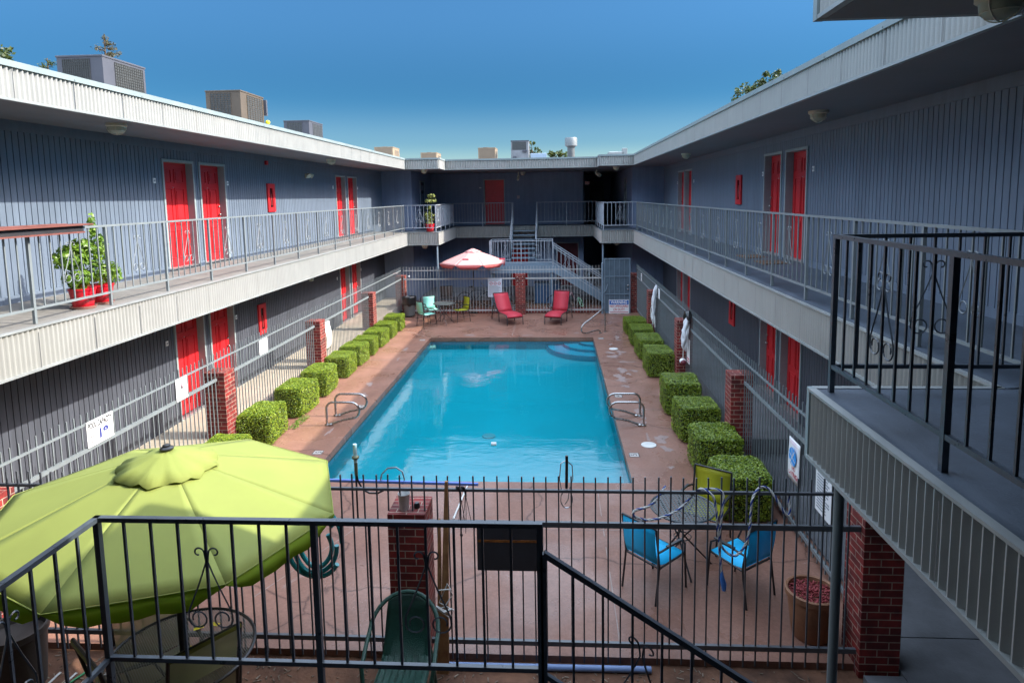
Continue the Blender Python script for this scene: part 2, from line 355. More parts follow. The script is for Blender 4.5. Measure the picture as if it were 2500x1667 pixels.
def struct(name, mb, m, loc=(0,0,0), **k):
    return tag(mb.build(name, m, None, loc, **k), kind='structure')
def arc(c, r, a0, a1, n, ax=(1,0,0), ay=(0,0,1)):
    ax = Vector(ax); ay = Vector(ay); c = Vector(c)
    return [c+ax*(r*cos(a0+(a1-a0)*i/n))+ay*(r*sin(a0+(a1-a0)*i/n)) for i in range(n+1)]
FONT = {}
def lettering(txt, size, o, ux, uy, m, parent, name='lettering', align='CENTER', bold=0., width=None):
    """flat text mesh placed at point o with text axes ux (reading direction) and uy (up)"""
    cu = bpy.data.curves.new("t", 'FONT'); cu.body = txt; cu.size = size; cu.align_x = align; cu.align_y = 'CENTER'; cu.offset = bold*size
    ob = bpy.data.objects.new("t", cu); COL.objects.link(ob)
    dg = bpy.context.evaluated_depsgraph_get(); me = bpy.data.meshes.new_from_object(ob.evaluated_get(dg))
    ux = Vector(ux).normalized(); uy = Vector(uy).normalized(); O = Vector(o)
    xs = [v.co.x for v in me.vertices]; kx = width/(max(xs)-min(xs)) if width else 1.
    mb = MB(); mb.add([O+ux*v.co.x*kx+uy*v.co.y for v in me.vertices], [tuple(p.vertices) for p in me.polygons])
    bpy.data.objects.remove(ob); bpy.data.curves.remove(cu); bpy.data.meshes.remove(me)
    return mb.build(name, m, parent)

# ------------------------------------------------------------------ key dimensions (metres)
ZF, ZS, ZRF, ZRT, ZR = 3.04, 2.548, 5.462, 5.876, 4.094      # balcony floor, slab underside, soffit, roof cap, rail top
XL, XR, WL, WR = -5.73, 3.006, -7.03, 4.34                    # balcony edges and wing walls
YB, YN = 24.5, 4.38                                           # corner blocks
BXL, BXR = -4.5, 1.76                                         # inner faces of the corner blocks
YBF, YBW, YRB = 28.82, 30.1, 25.75                            # back balcony edge, back wall, back roof edge
PER = .0677

# ------------------------------------------------------------------ ground, deck, pool
PX0, PX1, PY0, PY1 = -3.93, 1.15, 9.43, 19.58
DX0, DX1, DY0, DY1 = -5.98, 3.2, 5.7, 23.75
cw = .24
g = MB()
for a in ((-400,-300,400,PY0),(-400,PY1,400,700),(-400,PY0,PX0,PY1),(PX1,PY0,400,PY1)): g.quad((a[0],a[1],-.07),(a[2],a[1],-.07),(a[2],a[3],-.07),(a[0],a[3],-.07))
struct('ground', g, M_DIRT)
d = MB()
for a in ((DX0,DY0,DX1,PY0-cw),(DX0,PY1+cw,DX1,DY1),(DX0,PY0-cw,PX0-cw,PY1+cw),(PX1+cw,PY0-cw,DX1,PY1+cw)):
    d.box(a[0],a[1],-.12,a[2],a[3],0)
deck = struct('pool_deck', d, M_DECK)
d = MB()
for a in ((PX0-cw,PY0-cw,PX1+cw,PY0),(PX0-cw,PY1,PX1+cw,PY1+cw),(PX0-cw,PY0,PX0,PY1),(PX1,PY0,PX1+cw,PY1)):
    d.box(a[0],a[1],-.14,a[2],a[3],.004)
cop = d.build('pool_coping', M_DECK, deck)
d = MB()
e = .012
for a in ((PX0-e,PY0-e,PX1+e,PY0),(PX0-e,PY1,PX1+e,PY1+e),(PX0-e,PY0,PX0,PY1),(PX1,PY0,PX1+e,PY1)):
    pass
d = MB(); random.seed(3)
def joint(a, b, wd=.012):
    n = max(2, int((Vector(b)-Vector(a)).length/.25)); A = Vector(a); B = Vector(b); dr = (B-A).normalized(); nr = Vector((-dr.y, dr.x, 0))
    for i in range(n):
        if random.random() < .15: continue
        p = A+(B-A)*(i/n); q = A+(B-A)*((i+1)/n); ww = wd*random.uniform(.3, .75)
        d.quad(p-nr*ww+Vector((0,0,.003)), q-nr*ww+Vector((0,0,.003)), q+nr*ww+Vector((0,0,.003)), p+nr*ww+Vector((0,0,.003)))
for y in (12.83, 16.84): joint((-5.2,y,0),(PX0-cw,y,0)); joint((PX1+cw,y,0),(2.4,y,0))
joint((PX0-cw,PY1+cw,0),(-5.1,20.75,0)); joint((PX1+cw,PY1+cw,0),(2.3,20.6,0)); joint((-1.38,PY1+cw,0),(-1.38,23.4,0)); joint((-4.2,21.0,0),(-1.4,21.15,0))
joint((-1.4,PY0-cw,0),(-1.4,7.9,0)); joint((.6,DY0+.1,0),(.6,PY0-cw,0)); joint((-3.6,6.0,0),(-2.6,8.2,0)); joint((-5.1,8.0,0),(2.6,8.05,0),.008)
joint((PX1+cw,9.2,0),(2.1,8.55,0),.016)
d.build('control_joint', M_JOINT, deck)
# worn bare patches along the coping, each with its own ragged outline
d = MB()
for i in range(34):
    side = random.choice('RRRFFL')
    if side == 'R': c = (random.uniform(1.42,1.95), random.uniform(10,20.2))
    elif side == 'F': c = (random.uniform(-3.6,1.4), random.uniform(19.85,20.5))
    elif side == 'L': c = (random.uniform(-4.7,-4.2), random.uniform(10.5,19))
    else: c = (random.uniform(.6,2.4), random.uniform(5.9,6.9))
    rx = random.uniform(.03,.16)*(.5 if side=='L' else 1); ry = random.uniform(.04,.2); n = 22; ph = [random.uniform(0,6.28) for _ in range(4)]
    poly = []
    for k in range(n):
        a = 2*pi*k/n; rr = 1+.35*sin(2*a+ph[0])+.25*sin(3*a+ph[1])+.18*sin(7*a+ph[2])
        poly.append((c[0]+rx*rr*cos(a), c[1]+ry*rr*sin(a), .0022+.00003*i))
    d.add(poly, [tuple(range(n))])
d.build('worn_patch', mat("bare concrete", (.27, .19, .165), .6, var=.2, scale=9), deck)
# pool basin: plaster walls, sloping floor, corner steps
b = MB(); zn_, zf_ = -.56, -.36
b.quad((PX0,PY0,zn_),(PX1,PY0,zn_),(PX1,PY1,zf_),(PX0,PY1,zf_))
b.quad((PX0,PY0,zn_),(PX0,PY0,-.1401),(PX1,PY0,-.1401),(PX1,PY0,zn_)); b.quad((PX0,PY1,zf_),(PX1,PY1,zf_),(PX1,PY1,-.1401),(PX0,PY1,-.1401))
b.quad((PX0,PY0,zn_),(PX0,PY1,zf_),(PX0,PY1,-.1401),(PX0,PY0,-.1401)); b.quad((PX1,PY0,zn_),(PX1,PY0,-.1401),(PX1,PY1,-.1401),(PX1,PY1,zf_))
pool = struct('swimming_pool', b, M_BASIN)
b = MB(); s2 = MB()
for r_, zt in ((1.45,-.25),(.95,-.19),(.47,-.145)):
    pts = [(PX1-.002,PY1-.002)]+[(PX1-.002-r_*sin(t*pi/2/20), PY1-.002-r_*cos(t*pi/2/20)) for t in range(21)]
    b.prism(pts[::-1], -.38, zt)
    n0 = [(PX1-.004-(r_-.01)*sin(t*pi/2/24), PY1-.004-(r_-.01)*cos(t*pi/2/24), zt+.004) for t in range(25)]
    n1 = [(PX1-.004-(r_-.05)*sin(t*pi/2/24), PY1-.004-(r_-.05)*cos(t*pi/2/24), zt+.004) for t in range(25)]
    for t in range(24): s2.quad(n0[t], n0[t+1], n1[t+1], n1[t])
st_ = b.build('step', mat("pale step plaster", (.02, .45, .57), .6, var=.05), pool); s2.build('step_stripe', mat("navy tile", (.01, .02, .06), .4, var=0), pool)
b = MB(); b.lathe([(.14,.0),(.13,.012),(.001,.014)], 20, (-1.39,12.6,-.49), cap=False); b.build('main_drain', mat("drain cover", (.3,.4,.42), .5, var=.05), pool)
b = MB()  # tile band at the waterline
for a in ((PX0,PY1-.006,PX1,PY1),(PX0,PY0,PX1,PY0+.006),(PX0,PY0+.006,PX0+.006,PY1-.006),(PX1-.006,PY0+.006,PX1,PY1-.006)): b.box(a[0],a[1],-.2,a[2],a[3],-.139)
b.build('waterline_tile', mat("waterline tile", (.03, .36, .46), .3, var=.3, scale=14), pool)
b = MB(); n = 2
b.quad((PX0+.001,PY0+.001,-.11),(PX1-.001,PY0+.001,-.11),(PX1-.001,PY1-.001,-.11),(PX0+.001,PY1-.001,-.11)); struct('pool_water', b, M_WATER)
# walkways and slabs
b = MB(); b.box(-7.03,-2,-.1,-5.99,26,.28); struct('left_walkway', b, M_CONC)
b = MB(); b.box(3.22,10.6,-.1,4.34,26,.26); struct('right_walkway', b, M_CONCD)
b = MB(); b.box(3.12,-3,-.1,9,6.07,.004); b.box(3.215,6.085,-.1,9,10.59,.004); b.box(2.76,-3,-.1,3.11,5.55,.003); b.box(1.2,-3,-.1,2.74,2.9,.002); struct('front_pavement', b, M_CONCD)
b = MB(); b.box(-5.9,23.77,-.1,3.3,23.9,.16); struct('brick_kerb', b, M_BRICK)
b = MB(); b.box(-5.9,27.2,-.1,4.3,30.05,.12); struct('back_walkway', b, M_CONCD)
# ------------------------------------------------------------------ shared building pieces
def corrug(mb, a, b, z0, z1, out, amp=.017):
    """corrugated sheet from a to b (xy), bulging along out"""
    a = Vector((a[0],a[1],0)); b = Vector((b[0],b[1],0)); L = (b-a).length; n = max(8, int(L/PER*8)); o = Vector((out[0],out[1],0)); ds = (b-a)/n
    vs = []
    for i in range(n+1):
        s = L*i/n; p = a+ds*i+o*(amp*sin(2*pi*s/PER)+amp)
        vs += [(p.x,p.y,z0),(p.x,p.y,z1)]
    mb.add(vs, [(2*i,2*i+2,2*i+3,2*i+1) for i in range(n)])
def fascia(par, a, b, out, roof, seam=True):
    z0, z1 = (ZRF, ZRT) if roof else (ZS, ZF)
    o = Vector((out[0],out[1],0)); A = Vector((a[0],a[1],0)); B = Vector((b[0],b[1],0))
    mb = MB(); corrug(mb, a, b, z0+.012, z1-(.06 if roof else .012), out)
    if seam:
        mb.cur = 1; L = (B-A).length; k = int(L/.875)
        for i in range(1, k+1):
            p = A+(B-A)*(i*.875/L)+o*.0345; q = Vector((-o.y,o.x,0))*.003
            mb.quad((p.x-q.x,p.y-q.y,z0+.03),(p.x+q.x,p.y+q.y,z0+.03),(p.x+q.x,p.y+q.y,z1-.066),(p.x-q.x,p.y-q.y,z1-.066))
    f = mb.build('fascia', [M_GALV, mat("sheet lap", (.1,.1,.1), .6, var=0)], par, smooth=True)
    mb = MB()
    e0 = A+o*.016; e1 = B+o*.016
    mb.bar((e0.x,e0.y,z0+.012),(e1.x,e1.y,z0+.012),.052,.026)
    if not roof: mb.bar((e0.x,e0.y,z1-.008),(e1.x,e1.y,z1-.008),.052,.018)
    mb.build('edge_trim', M_GTRIM, f)
    if roof:
        mb = MB(); c0 = A+o*.012; c1 = B+o*.012; mb.bar((c0.x,c0.y,z1-.031),(c1.x,c1.y,z1-.031),.076,.066)
        k = int((B-A).length/1.3); dr = (B-A)
        for i in range(k+1):
            p = A+dr*((i+.4)/(k+1))+o*.051; mb.bar((p.x-o.x*.002,p.y-o.y*.002,z1-.045),(p.x+o.x*.006,p.y+o.y*.006,z1-.045),.014,.014)
        mb.build('cap_flashing', M_CAP, f)
    return f
def siding(mb, a, b, z0, z1, out, gap=.013, dep=.014, pitch=.102):
    a = Vector((a[0],a[1],0)); b = Vector((b[0],b[1],0)); L = (b-a).length; dr = (b-a)/L; o = Vector((out[0],out[1],0))
    prof = []; s = 0.
    # board edges anchored to world coordinate so runs line up
    w0 = a.dot(Vector((abs(dr.x),abs(dr.y),0))); sg = 1 if (dr.x+dr.y) > 0 else -1
    k0 = floor(min(w0, w0+sg*L)/pitch)-1; edges = []
    for k in range(k0, k0+int(L/pitch)+4):
        e = (k*pitch-w0)*sg; edges.append(e)
    edges = sorted(e for e in edges if gap < e < L-gap)
    pts = [(0,0)]
    for e in edges: pts += [(e-gap/2,0),(e-gap/2,-dep),(e+gap/2,-dep),(e+gap/2,0)]
    pts.append((L,0)); vs = []
    for s, q in pts:
        p = a+dr*s+o*q; vs += [(p.x,p.y,z0),(p.x,p.y,z1)]
    mb.add(vs, [(2*i,2*i+2,2*i+3,2*i+1) for i in range(len(pts)-1)])
def wallrun(mb, a, b, z0, z1, out, openings=()):
    """siding from a to b with openings [(s0,s1,zb,zt)] in world coordinate along the run"""
    ax = 0 if abs(b[0]-a[0]) > abs(b[1]-a[1]) else 1; sg = 1 if b[ax] > a[ax] else -1
    def pt(s): p = list(a); p[ax] = s; return tuple(p)
    ops = sorted(openings, key=lambda q: q[0]*sg); cur = a[ax]
    for s0, s1, zb, zt in ops:
        if sg < 0: s0, s1 = max(s0,s1), min(s0,s1)
        else: s0, s1 = min(s0,s1), max(s0,s1)
        siding(mb, pt(cur), pt(s0), z0, z1, out); siding(mb, pt(s0), pt(s1), zt, z1, out)
        if zb > z0+.01: siding(mb, pt(s0), pt(s1), z0, zb, out)
        cur = s1
    siding(mb, pt(cur), b, z0, z1, out)
    # skirting and top trim
def door(par, a, b, z0, zt, out, m=None, handle=1, rec=.12, frame=True):
    """red six panel door; a,b are the frame's outer ends (xy) left to right seen from outside"""
    m = m or M_RED; A = Vector((a[0],a[1],0)); B = Vector((b[0],b[1],0)); o = Vector((out[0],out[1],0)); r = (B-A).normalized(); W = (B-A).length
    def P(s, q, z): p = A+r*s+o*q; return (p.x, p.y, z)
    def bx(mb, s0, s1, q0, q1, za, zb):
        mb.add([P(s0,q0,za),P(s1,q0,za),P(s1,q1,za),P(s0,q1,za),P(s0,q0,zb),P(s1,q0,zb),P(s1,q1,zb),P(s0,q1,zb)],
               [(0,3,2,1),(4,5,6,7),(0,1,5,4),(1,2,6,5),(2,3,7,6),(3,0,4,7)])
    fw = .05
    mb = MB(); s0, s1 = fw, W-fw; zt2 = zt-fw
    bx(mb, s0, s1, -rec-.03, -rec, z0+.012, zt2)
    H = zt2-z0; pw = (s1-s0)
    for (u0,u1) in ((.13,.45),(.55,.87)):
        for (v0,v1) in ((.09,.36),(.41,.76),(.81,.94)):
            q = [(s0+pw*u0,z0+H*v0),(s0+pw*u1,z0+H*v0),(s0+pw*u1,z0+H*v1),(s0+pw*u0,z0+H*v1)]
            X0, X1, Z0, Z1 = q[0][0], q[1][0], q[0][1], q[2][1]
            for e in ((X0,X1,Z0,Z0+.018),(X0,X1,Z1-.018,Z1),(X0,X0+.018,Z0+.0185,Z1-.0185),(X1-.018,X1,Z0+.0185,Z1-.0185)): bx(mb, e[0], e[1], -rec+.0005, -rec+.014, e[2], e[3])
            bx(mb, X0+.05, X1-.05, -rec+.0005, -rec+.01, Z0+.05, Z1-.05)
    dr = mb.build('door', m, par, bevel=.003, normals=True)
    if frame:
        mb = MB()
        for (x0, x1) in ((0,fw),(W-fw,W)): bx(mb, x0, x1, -rec-.02, .022, z0, zt2)
        bx(mb, 0, W, -rec-.02, .022, zt2, zt)
        mb.build('door_frame', M_TRIM, dr, bevel=.004, normals=True)
        mb = MB(); bx(mb, fw, W-fw, -rec-.01, .02, z0-.01, z0+.011); mb.build('threshold', M_GTRIM, dr, normals=True)
    hs = s1-.07 if handle > 0 else s0+.07
    mb = MB(); c = Vector(P(hs, -rec+.03, z0+.95)); mb.ball(c, .028, 8, 5); c2 = Vector(P(hs, -rec+.02, z0+1.12)); mb.ball(c2, .022, 8, 5)
    mb.bar(P(hs,-rec,z0+.95), P(hs,-rec+.03,z0+.95), .02); mb.build('handle', M_CHROME, dr, smooth=True)
    mb = MB(); mb.ball(P((s0+s1)/2, -rec+.003, z0+1.5), .011, 6, 4); mb.build('peephole', M_CHROME, dr, smooth=True)
    return dr
def plate(par, c, out, wd=.07, ht=.09, m=None, name='number_plate', th=.012):
    o = Vector((out[0],out[1],0)); r = Vector((-o.y,o.x,0)); c = Vector(c); mb = MB()
    mb.bar(c-r*wd/2+o*th/2, c+r*wd/2+o*th/2, th, ht)
    p = mb.build(name, m or M_WHITE, par, bevel=.003)
    mb = MB(); mb.bar(c-r*wd*.3+o*(th+.001), c+r*wd*.3+o*(th+.001), .002, ht*.35); mb.build('numeral', M_GREYI, p)
    return p
def slitwin(par, a, b, z0, z1, out):
    A = Vector((a[0],a[1],0)); B = Vector((b[0],b[1],0)); o = Vector((out[0],out[1],0)); r = (B-A).normalized(); W = (B-A).length
    mb = MB(); fw = W*.3
    def bar(s0, s1, za, zb, q0=-.005, q1=.035):
        p = A+r*s0; q = A+r*s1; mb.add([(p+o*q0).to_tuple()[:2]+(za,), (q+o*q0).to_tuple()[:2]+(za,), (q+o*q1).to_tuple()[:2]+(za,), (p+o*q1).to_tuple()[:2]+(za,),
            (p+o*q0).to_tuple()[:2]+(zb,), (q+o*q0).to_tuple()[:2]+(zb,), (q+o*q1).to_tuple()[:2]+(zb,), (p+o*q1).to_tuple()[:2]+(zb,)],
            [(0,3,2,1),(4,5,6,7),(0,1,5,4),(1,2,6,5),(2,3,7,6),(3,0,4,7)])
    bar(0, fw, z0, z1); bar(W-fw, W, z0, z1); bar(fw, W-fw, z0, z0+fw*.9); bar(fw, W-fw, z1-fw*.9, z1)
    wn = mb.build('cabinet_frame', M_RED, par, normals=True)
    mb = MB(); bar(fw, W-fw, z0+fw*.9, z1-fw*.9, .001, .008); mb.build('pane', M_DARKG, wn, normals=True)
    c = A+r*W/2+o*.02
    mb = MB(); mb.lathe([(.022,0),(.022,.2),(.01,.24),(.01,.28)], 10, (c.x,c.y,z0+.16)); mb.build('extinguisher', mat("extinguisher label", (.3,.03,.03), .4, var=.1), wn, smooth=True)
    return wn
def dome(par, x, y, z):
    mb = MB(); mb.lathe([(.13,0),(.13,-.035),(.115,-.045)], 20, (x,y,z)); L = mb.build('ceiling_light', M_LAMPW, par, smooth=True)
    mb = MB(); mb.lathe([(.11,-.046),(.105,-.09),(.08,-.125),(.03,-.14),(.002,-.142)], 20, (x,y,z), cap=False); mb.build('lamp_globe', M_GLASSL, L, smooth=True)
    mb = MB()
    for k in range(2): mb.tube([(x+.118*cos(t)*cos(k*pi/2+.5), y+.118*cos(t)*sin(k*pi/2+.5), z-.046-.108*sin(t)) for t in [pi*i/12 for i in range(13)]], .005, 4)
    mb.tube([(x+.1*cos(t), y+.1*sin(t), z-.1) for t in [2*pi*i/20 for i in range(20)]], .005, 4, closed=True)
    mb.build('lamp_guard', M_LAMPW, L)
    return L
def scrollpath(sg, k=1.):
    P = []
    for i in range(13): t = i/12; a = RAD(-60)+RAD(-300)*(1-t)*-1; 
    P = []
    # top curl: spiral from inside outwards, ends heading down the centre line
    for i in range(12):
        t = i/11; r = .016+.016*t; a = RAD(300-430*t+ -30); P.append((.05+r*cos(a), -.2+r*sin(a)))
    P = [(.05+ (.014+.018*i/11)*cos(RAD(330-420*(1-i/11)*-1)) , -.205+(.014+.018*i/11)*sin(RAD(330-420*(1-i/11)*-1))) for i in range(12)]
    P = []
    for i in range(11):   # from inner end: start angle -90, going clockwise over to the left side
        t = i/10; a = RAD(-150+ -330*t + 150 - 0); r = .015+.018*t
        P.append((.046+r*cos(a), -.205+r*sin(a)))
    # last point sits at angle -330 (=30deg); swing over the top to the centre line
    P = [(.046+(.013+.02*i/12)*cos(RAD(-100-(-1)*(-0)+ (280+0)*(i/12)-0)), -.205+(.013+.02*i/12)*sin(RAD(-100+280*(i/12)))) for i in range(13)]
    P += [(.008,-.24),(.006,-.262)]
    P += [(.03,-.33),(.065,-.42),(.1,-.5),(.125,-.56)]
    for i in range(15):   # bottom lobe
        t = i/14; a = RAD(20-400*t); r = .062-.03*t
        P.append((.07+r*cos(a)+.004*t, -.605+r*sin(a)))
    return [(sg*x, z) for x, z in P]
SCR = {s: scrollpath(s) for s in (-1, 1)}
def railing(par, a, b, ztop, m, post0=True, post1=True, scroll=True, bay=1.24, phase=None, nb=8, hb=.88, flo=None, bottom=True, step=1):
    A = Vector((a[0],a[1],0)); B = Vector((b[0],b[1],0)); L = (B-A).length; dr = (B-A)/L; flo = flo if flo is not None else ztop-1.05
    def P(s, z): p = A+dr*s; return (p.x, p.y, z)
    mb = MB(); mb.bar(P(-.016,ztop-.013), P(L+.016,ztop-.013), .034, .026)
    R = mb.build('railing', m, par)
    mb = MB(); mb.bar(P(0,ztop-hb), P(L,ztop-hb), .026, .026); mb.build('bottom_rail', m, R)
    k = max(1, round(L/bay))
    posts = [L*i/k for i in range(k+1)]
    if phase is not None:
        posts = [0.]+[s for s in [phase+i*bay for i in range(int(L/bay)+2)] if .3 < s < L-.3]+[L]
    for i, s in enumerate(posts):
        if (i == 0 and not post0) or (i == len(posts)-1 and not post1): continue
        mb = MB(); mb.bar(P(s,flo), P(s,ztop-.024), .032, .032, up=dr); mb.build('post', m, R)
    mb = MB()
    for s0, s1 in zip(posts[:-1], posts[1:]):
        n = max(2, round((s1-s0)/.155))
        if n % 2: n += 1
        for j in range(1, n):
            s = s0+(s1-s0)*j/n; mb.bar(P(s,ztop-hb), P(s,ztop-.02), .0135, .0135, up=dr)
        if scroll and s1-s0 > .7:
            c = (s0+s1)/2; sm = MB()
            for sg in (-1, 1): sm.tube([P(c+x, ztop+z) for x, z in SCR[sg][::step]], .0052, 4)
            sm.build('scroll', m, R)
    mb.build('baluster_row', m, R)
    return R
# ------------------------------------------------------------------ the four wings of the building
left = thing('apartment_wing', 'sunlit left wing of the grey blue apartment building with planted balcony', 'building', (XL,14,0), world=True)
right = thing('apartment_wing', 'shaded right wing of the grey blue apartment building with red doors', 'building', (XR,14,0), world=True)
back = thing('apartment_wing', 'far wing of the grey blue apartment building behind the outdoor stair', 'building', (-1.37,YBW,0), world=True)
front = thing('apartment_wing', 'near corner of the building with pole held balcony and dark railing', 'building', (2.4,2,0), world=True)
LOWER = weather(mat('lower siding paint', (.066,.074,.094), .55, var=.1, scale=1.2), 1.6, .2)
ops_up = {'L': [(11.21,12.23),(12.41,13.43),(20.37,21.36),(21.56,22.61)], 'R': [(11.36,12.43),(12.62,13.66),(20.65,21.77),(21.87,22.96)]}
for side, par, X, W, ox in (('L',left,XL,WL,1),('R',right,XR,WR,-1)):
    out = (ox,0); yN = -3. if side == 'L' else YN; yF = 25.95; zg_ = .28 if side == 'L' else .26
    ops = ops_up[side]
    mb = MB()
    wallrun(mb, (W,yN-.0),(W,yF), 3.14, 5.46, out, [(a,b_,3.1,5.15) for a,b_ in ops]); mb.build('wall', M_WALL, par)
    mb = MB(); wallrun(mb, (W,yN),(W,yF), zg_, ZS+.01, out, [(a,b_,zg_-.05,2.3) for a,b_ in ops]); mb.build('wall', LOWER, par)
    # body behind the siding, roof mass, soffit, slab
    mb = MB(); xo = W-ox*.16; mb.box(xo,yN,-.1,W-ox*9,40,5.46); mb.build('core', M_SOFF, par)
    mb = MB(); mb.box(W-ox*.159,yN,3.04,W,yF,3.139); mb.box(W-ox*.159,yN,.0,W,yF,zg_); mb.build('sill_plate', M_SOFF, par)
    mb = MB(); mb.box(W+ox*.018,yN,3.06,W+ox*.0005,yF,3.2)
    for a,b_ in ((yN,11.2),):
        pass
    mb = MB()
    segs = [yN]+[q for p in ops for q in p]+[yF]
    for i in range(0,len(segs),2): mb.box(W+ox*.001,segs[i],3.05,W+ox*.02,segs[i+1],3.2)
    mb.box(W+ox*.001,yN,5.32,W+ox*.02,yF,5.461); mb.build('trim_board', M_WALL, par)
    mb = MB(); mb.box(X-ox*.02,yN,ZRF+.02,W-ox*9,YB+.02,ZRT-.04); mb.build('roof', M_ROOF, par)
    mb = MB(); mb.box(X-ox*.02,yN,ZRF,W-ox*.3,YB,ZRF+.019); mb.build('soffit', M_SOFF, par)
    mb = MB(); mb.box(X-ox*.02,yN,ZS,W-ox*.1,YB,ZF-.03); mb.build('balcony_slab', M_SOFF, par)
    mb = MB(); mb.add([(X-ox*.02,yN,ZF-.029),(X-ox*.02,YB,ZF-.029),(X-ox*.02,YB,ZF),(X-ox*.02,yN,ZF),(W,yN,ZF-.029),(W,YB,ZF-.029),(W,YB,ZF+.06),(W,yN,ZF+.06)],
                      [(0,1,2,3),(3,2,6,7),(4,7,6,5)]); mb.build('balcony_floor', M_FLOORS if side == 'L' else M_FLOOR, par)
    fascia(par, (X,yN),(X,YB), out, True); fascia(par, (X,yN),(X,YB), out, False)
    xr = X-ox*.085
    if side == 'L': railing(par, (xr,3.03),(xr,YB-.03), ZR, M_RAIL, phase=1.235*3)
    else: railing(par, (xr,YN-.09),(xr,YB-.03), ZR, M_RAIL, phase=1.27)
    for i,(a,b_) in enumerate(ops):
        h = 1 if (i % 2 == 1) == (side == 'L') else -1
        A, B = ((W,a),(W,b_)) if side == 'R' else ((W,b_),(W,a))
        A, B = ((W,b_),(W,a)) if side == 'R' else ((W,a),(W,b_))
        door(par, A, B, 3.14, 5.15, out, handle=h if side=='L' else (1 if i%2==0 else -1)); door(par, A, B, zg_+.01, 2.3, out, handle=h if side=='L' else (1 if i%2==0 else -1))
        py = a-.23 if i % 2 == 0 else b_+.09
        plate(par, (W,py,4.75), out); plate(par, (W,py,1.83), out)
    for y in ((8.7,17.3) if side == 'L' else (9.13,18.0)): dome(par, -6.05 if side == 'L' else 3.6, y, ZRF)
# slit windows (red framed cabinets)
slitwin(left, (WL,15.39),(WL,15.80), 4.09, 4.78, (1,0)); slitwin(left, (WL,14.54),(WL,14.92), 1.2, 1.92, (1,0))
slitwin(right, (WR,15.66),(WR,15.23), 4.1, 4.78, (-1,0)); slitwin(right, (WR,16.02),(WR,15.57), 1.15, 1.84, (-1,0))
mb = MB(); mb.box(WL,15.36,5.23,WL+.06,15.46,5.33); mb.build('alarm_bell', M_RED, left, bevel=.01)
mb = MB(); mb.box(WL,17.88,4.98,WL+.05,17.98,5.1); fl = mb.build('flood_light', M_LAMPW, left, bevel=.008)
for s in (-1,1):
    mb = MB(); c = Vector((WL+.12,17.93+s*.1,5.06)); dv = Vector((.6,s*.5,-.5)).normalized(); mb.tube([c-dv*.06,c-dv*.03,c+dv*.06], [.03,.05,.065], 10); mb.build('lamp_head', M_LAMPW, fl, smooth=True)
mb = MB(); mb.box(WL,17.8,2.05,WL+.08,17.95,2.15); mb.build('wall_light', M_LAMPW, left, bevel=.01)
mb = MB(); mb.box(WL,7.62,4.96,WL+.02,7.82,5.3); sg_ = mb.build('red_plaque', M_RED, left)
# ---- back wing and far corner blocks
def blockparts(par, x0, x1, y0, y1, zlist):
    pass
mb = MB(); mb.box(-7.02,YB+.03,ZS,BXL-.02,YBW,ZF-.002); mb.box(BXR+.02,YB+.03,ZS,4.33,YBW,ZF-.002); mb.box(BXL-.019,YBF+.03,ZS,BXR+.019,YBW,ZF-.002); mb.box(BXR+.1,YBW+.001,ZS,3.2,36,ZF-.002)
mb.build('balcony_slab', M_FLOOR, back)
mb = MB(); mb.box(-16,YB+.03,ZRF,BXL+.06,40,ZRT-.04); mb.box(BXR-.06,YB+.03,ZRF,14,40,ZRT-.04); mb.box(BXL+.061,YRB+.03,ZRF,BXR-.061,40,ZRT-.04); mb.build('roof', M_SOFF, back)
mb = MB(); mb.box(-16,YB+.5,ZRT-.039,BXL-.3,40,ZRT-.03); mb.build('roof_membrane', M_ROOF, back)
for rf, xl, xr_, yb in ((True,BXL+.1,BXR-.04,YRB),(False,BXL,BXR,YBF)):
    fascia(back, (XL,YB),(xl,YB), (0,-1), rf); fascia(back, (xl,YB),(xl,yb), (1,0), rf)
    if rf: fascia(back, (xl,yb),(xr_,yb), (0,-1), rf)
    else: fascia(back, (xl,yb),(-1.93,yb), (0,-1), rf, False); fascia(back, (-1.93,yb),(-.78,yb), (0,-1), rf, False); fascia(back, (-.78,yb),(xr_,yb), (0,-1), rf)
    fascia(back, (xr_,yb),(xr_,YB), (-1,0), rf); fascia(back, (xr_,YB),(XR,YB), (0,-1), rf)
mb = MB()
for z0, z1 in ((.1,ZS),(3.04,5.462)):
    up = z0 > 1
    siding(mb, (WL,25.95),(-5.8,25.95), z0, z1, (0,-1)); siding(mb, (-5.8,25.95),(-5.8,YBW), z0, z1, (1,0)); siding(mb, (3.1,25.95),(WR,25.95), z0, z1, (0,-1)); siding(mb, (3.1,36),(3.1,25.95), z0, z1, (-1,0))
    if up: wallrun(mb, (-5.8,YBW),(1.34,YBW), z0, z1, (0,-1), [(-3.31,-2.31,3.0,5.19)])
    else: wallrun(mb, (-5.8,YBW),(1.34,YBW), z0, z1, (0,-1), [(-2.13,-1.23,.0,2.05),(.04,1.13,.0,2.2)])
    siding(mb, (1.34,YBW),(1.34,36), z0, z1, (1,0)); siding(mb, (1.34,36),(3.1,36), z0, z1, (0,-1))
mb.build('wall', weather(mat("back siding paint lifted for shade", (.17,.22,.325), .55, var=.1, scale=1.2), 1.6, .12), back)  # siding paint copy, colour brightened to offset the shade on the back wall
mb = MB(); mb.box(-16,YBW+.16,-.1,1.33,45,5.46); mb.box(1.33,36.1,-.1,16,45,5.46); mb.box(3.12,25.97,-.1,4.4,36.1,5.46); mb.box(-7.1,25.97,-.1,-5.82,YBW+.16,5.46); mb.build('core', M_SOFF, back)
door(back, (-3.31,YBW),(-2.31,YBW), 3.06, 5.19, (0,-1), mat("deep red door paint", (.66,.06,.07), .45, var=.08), handle=-1)
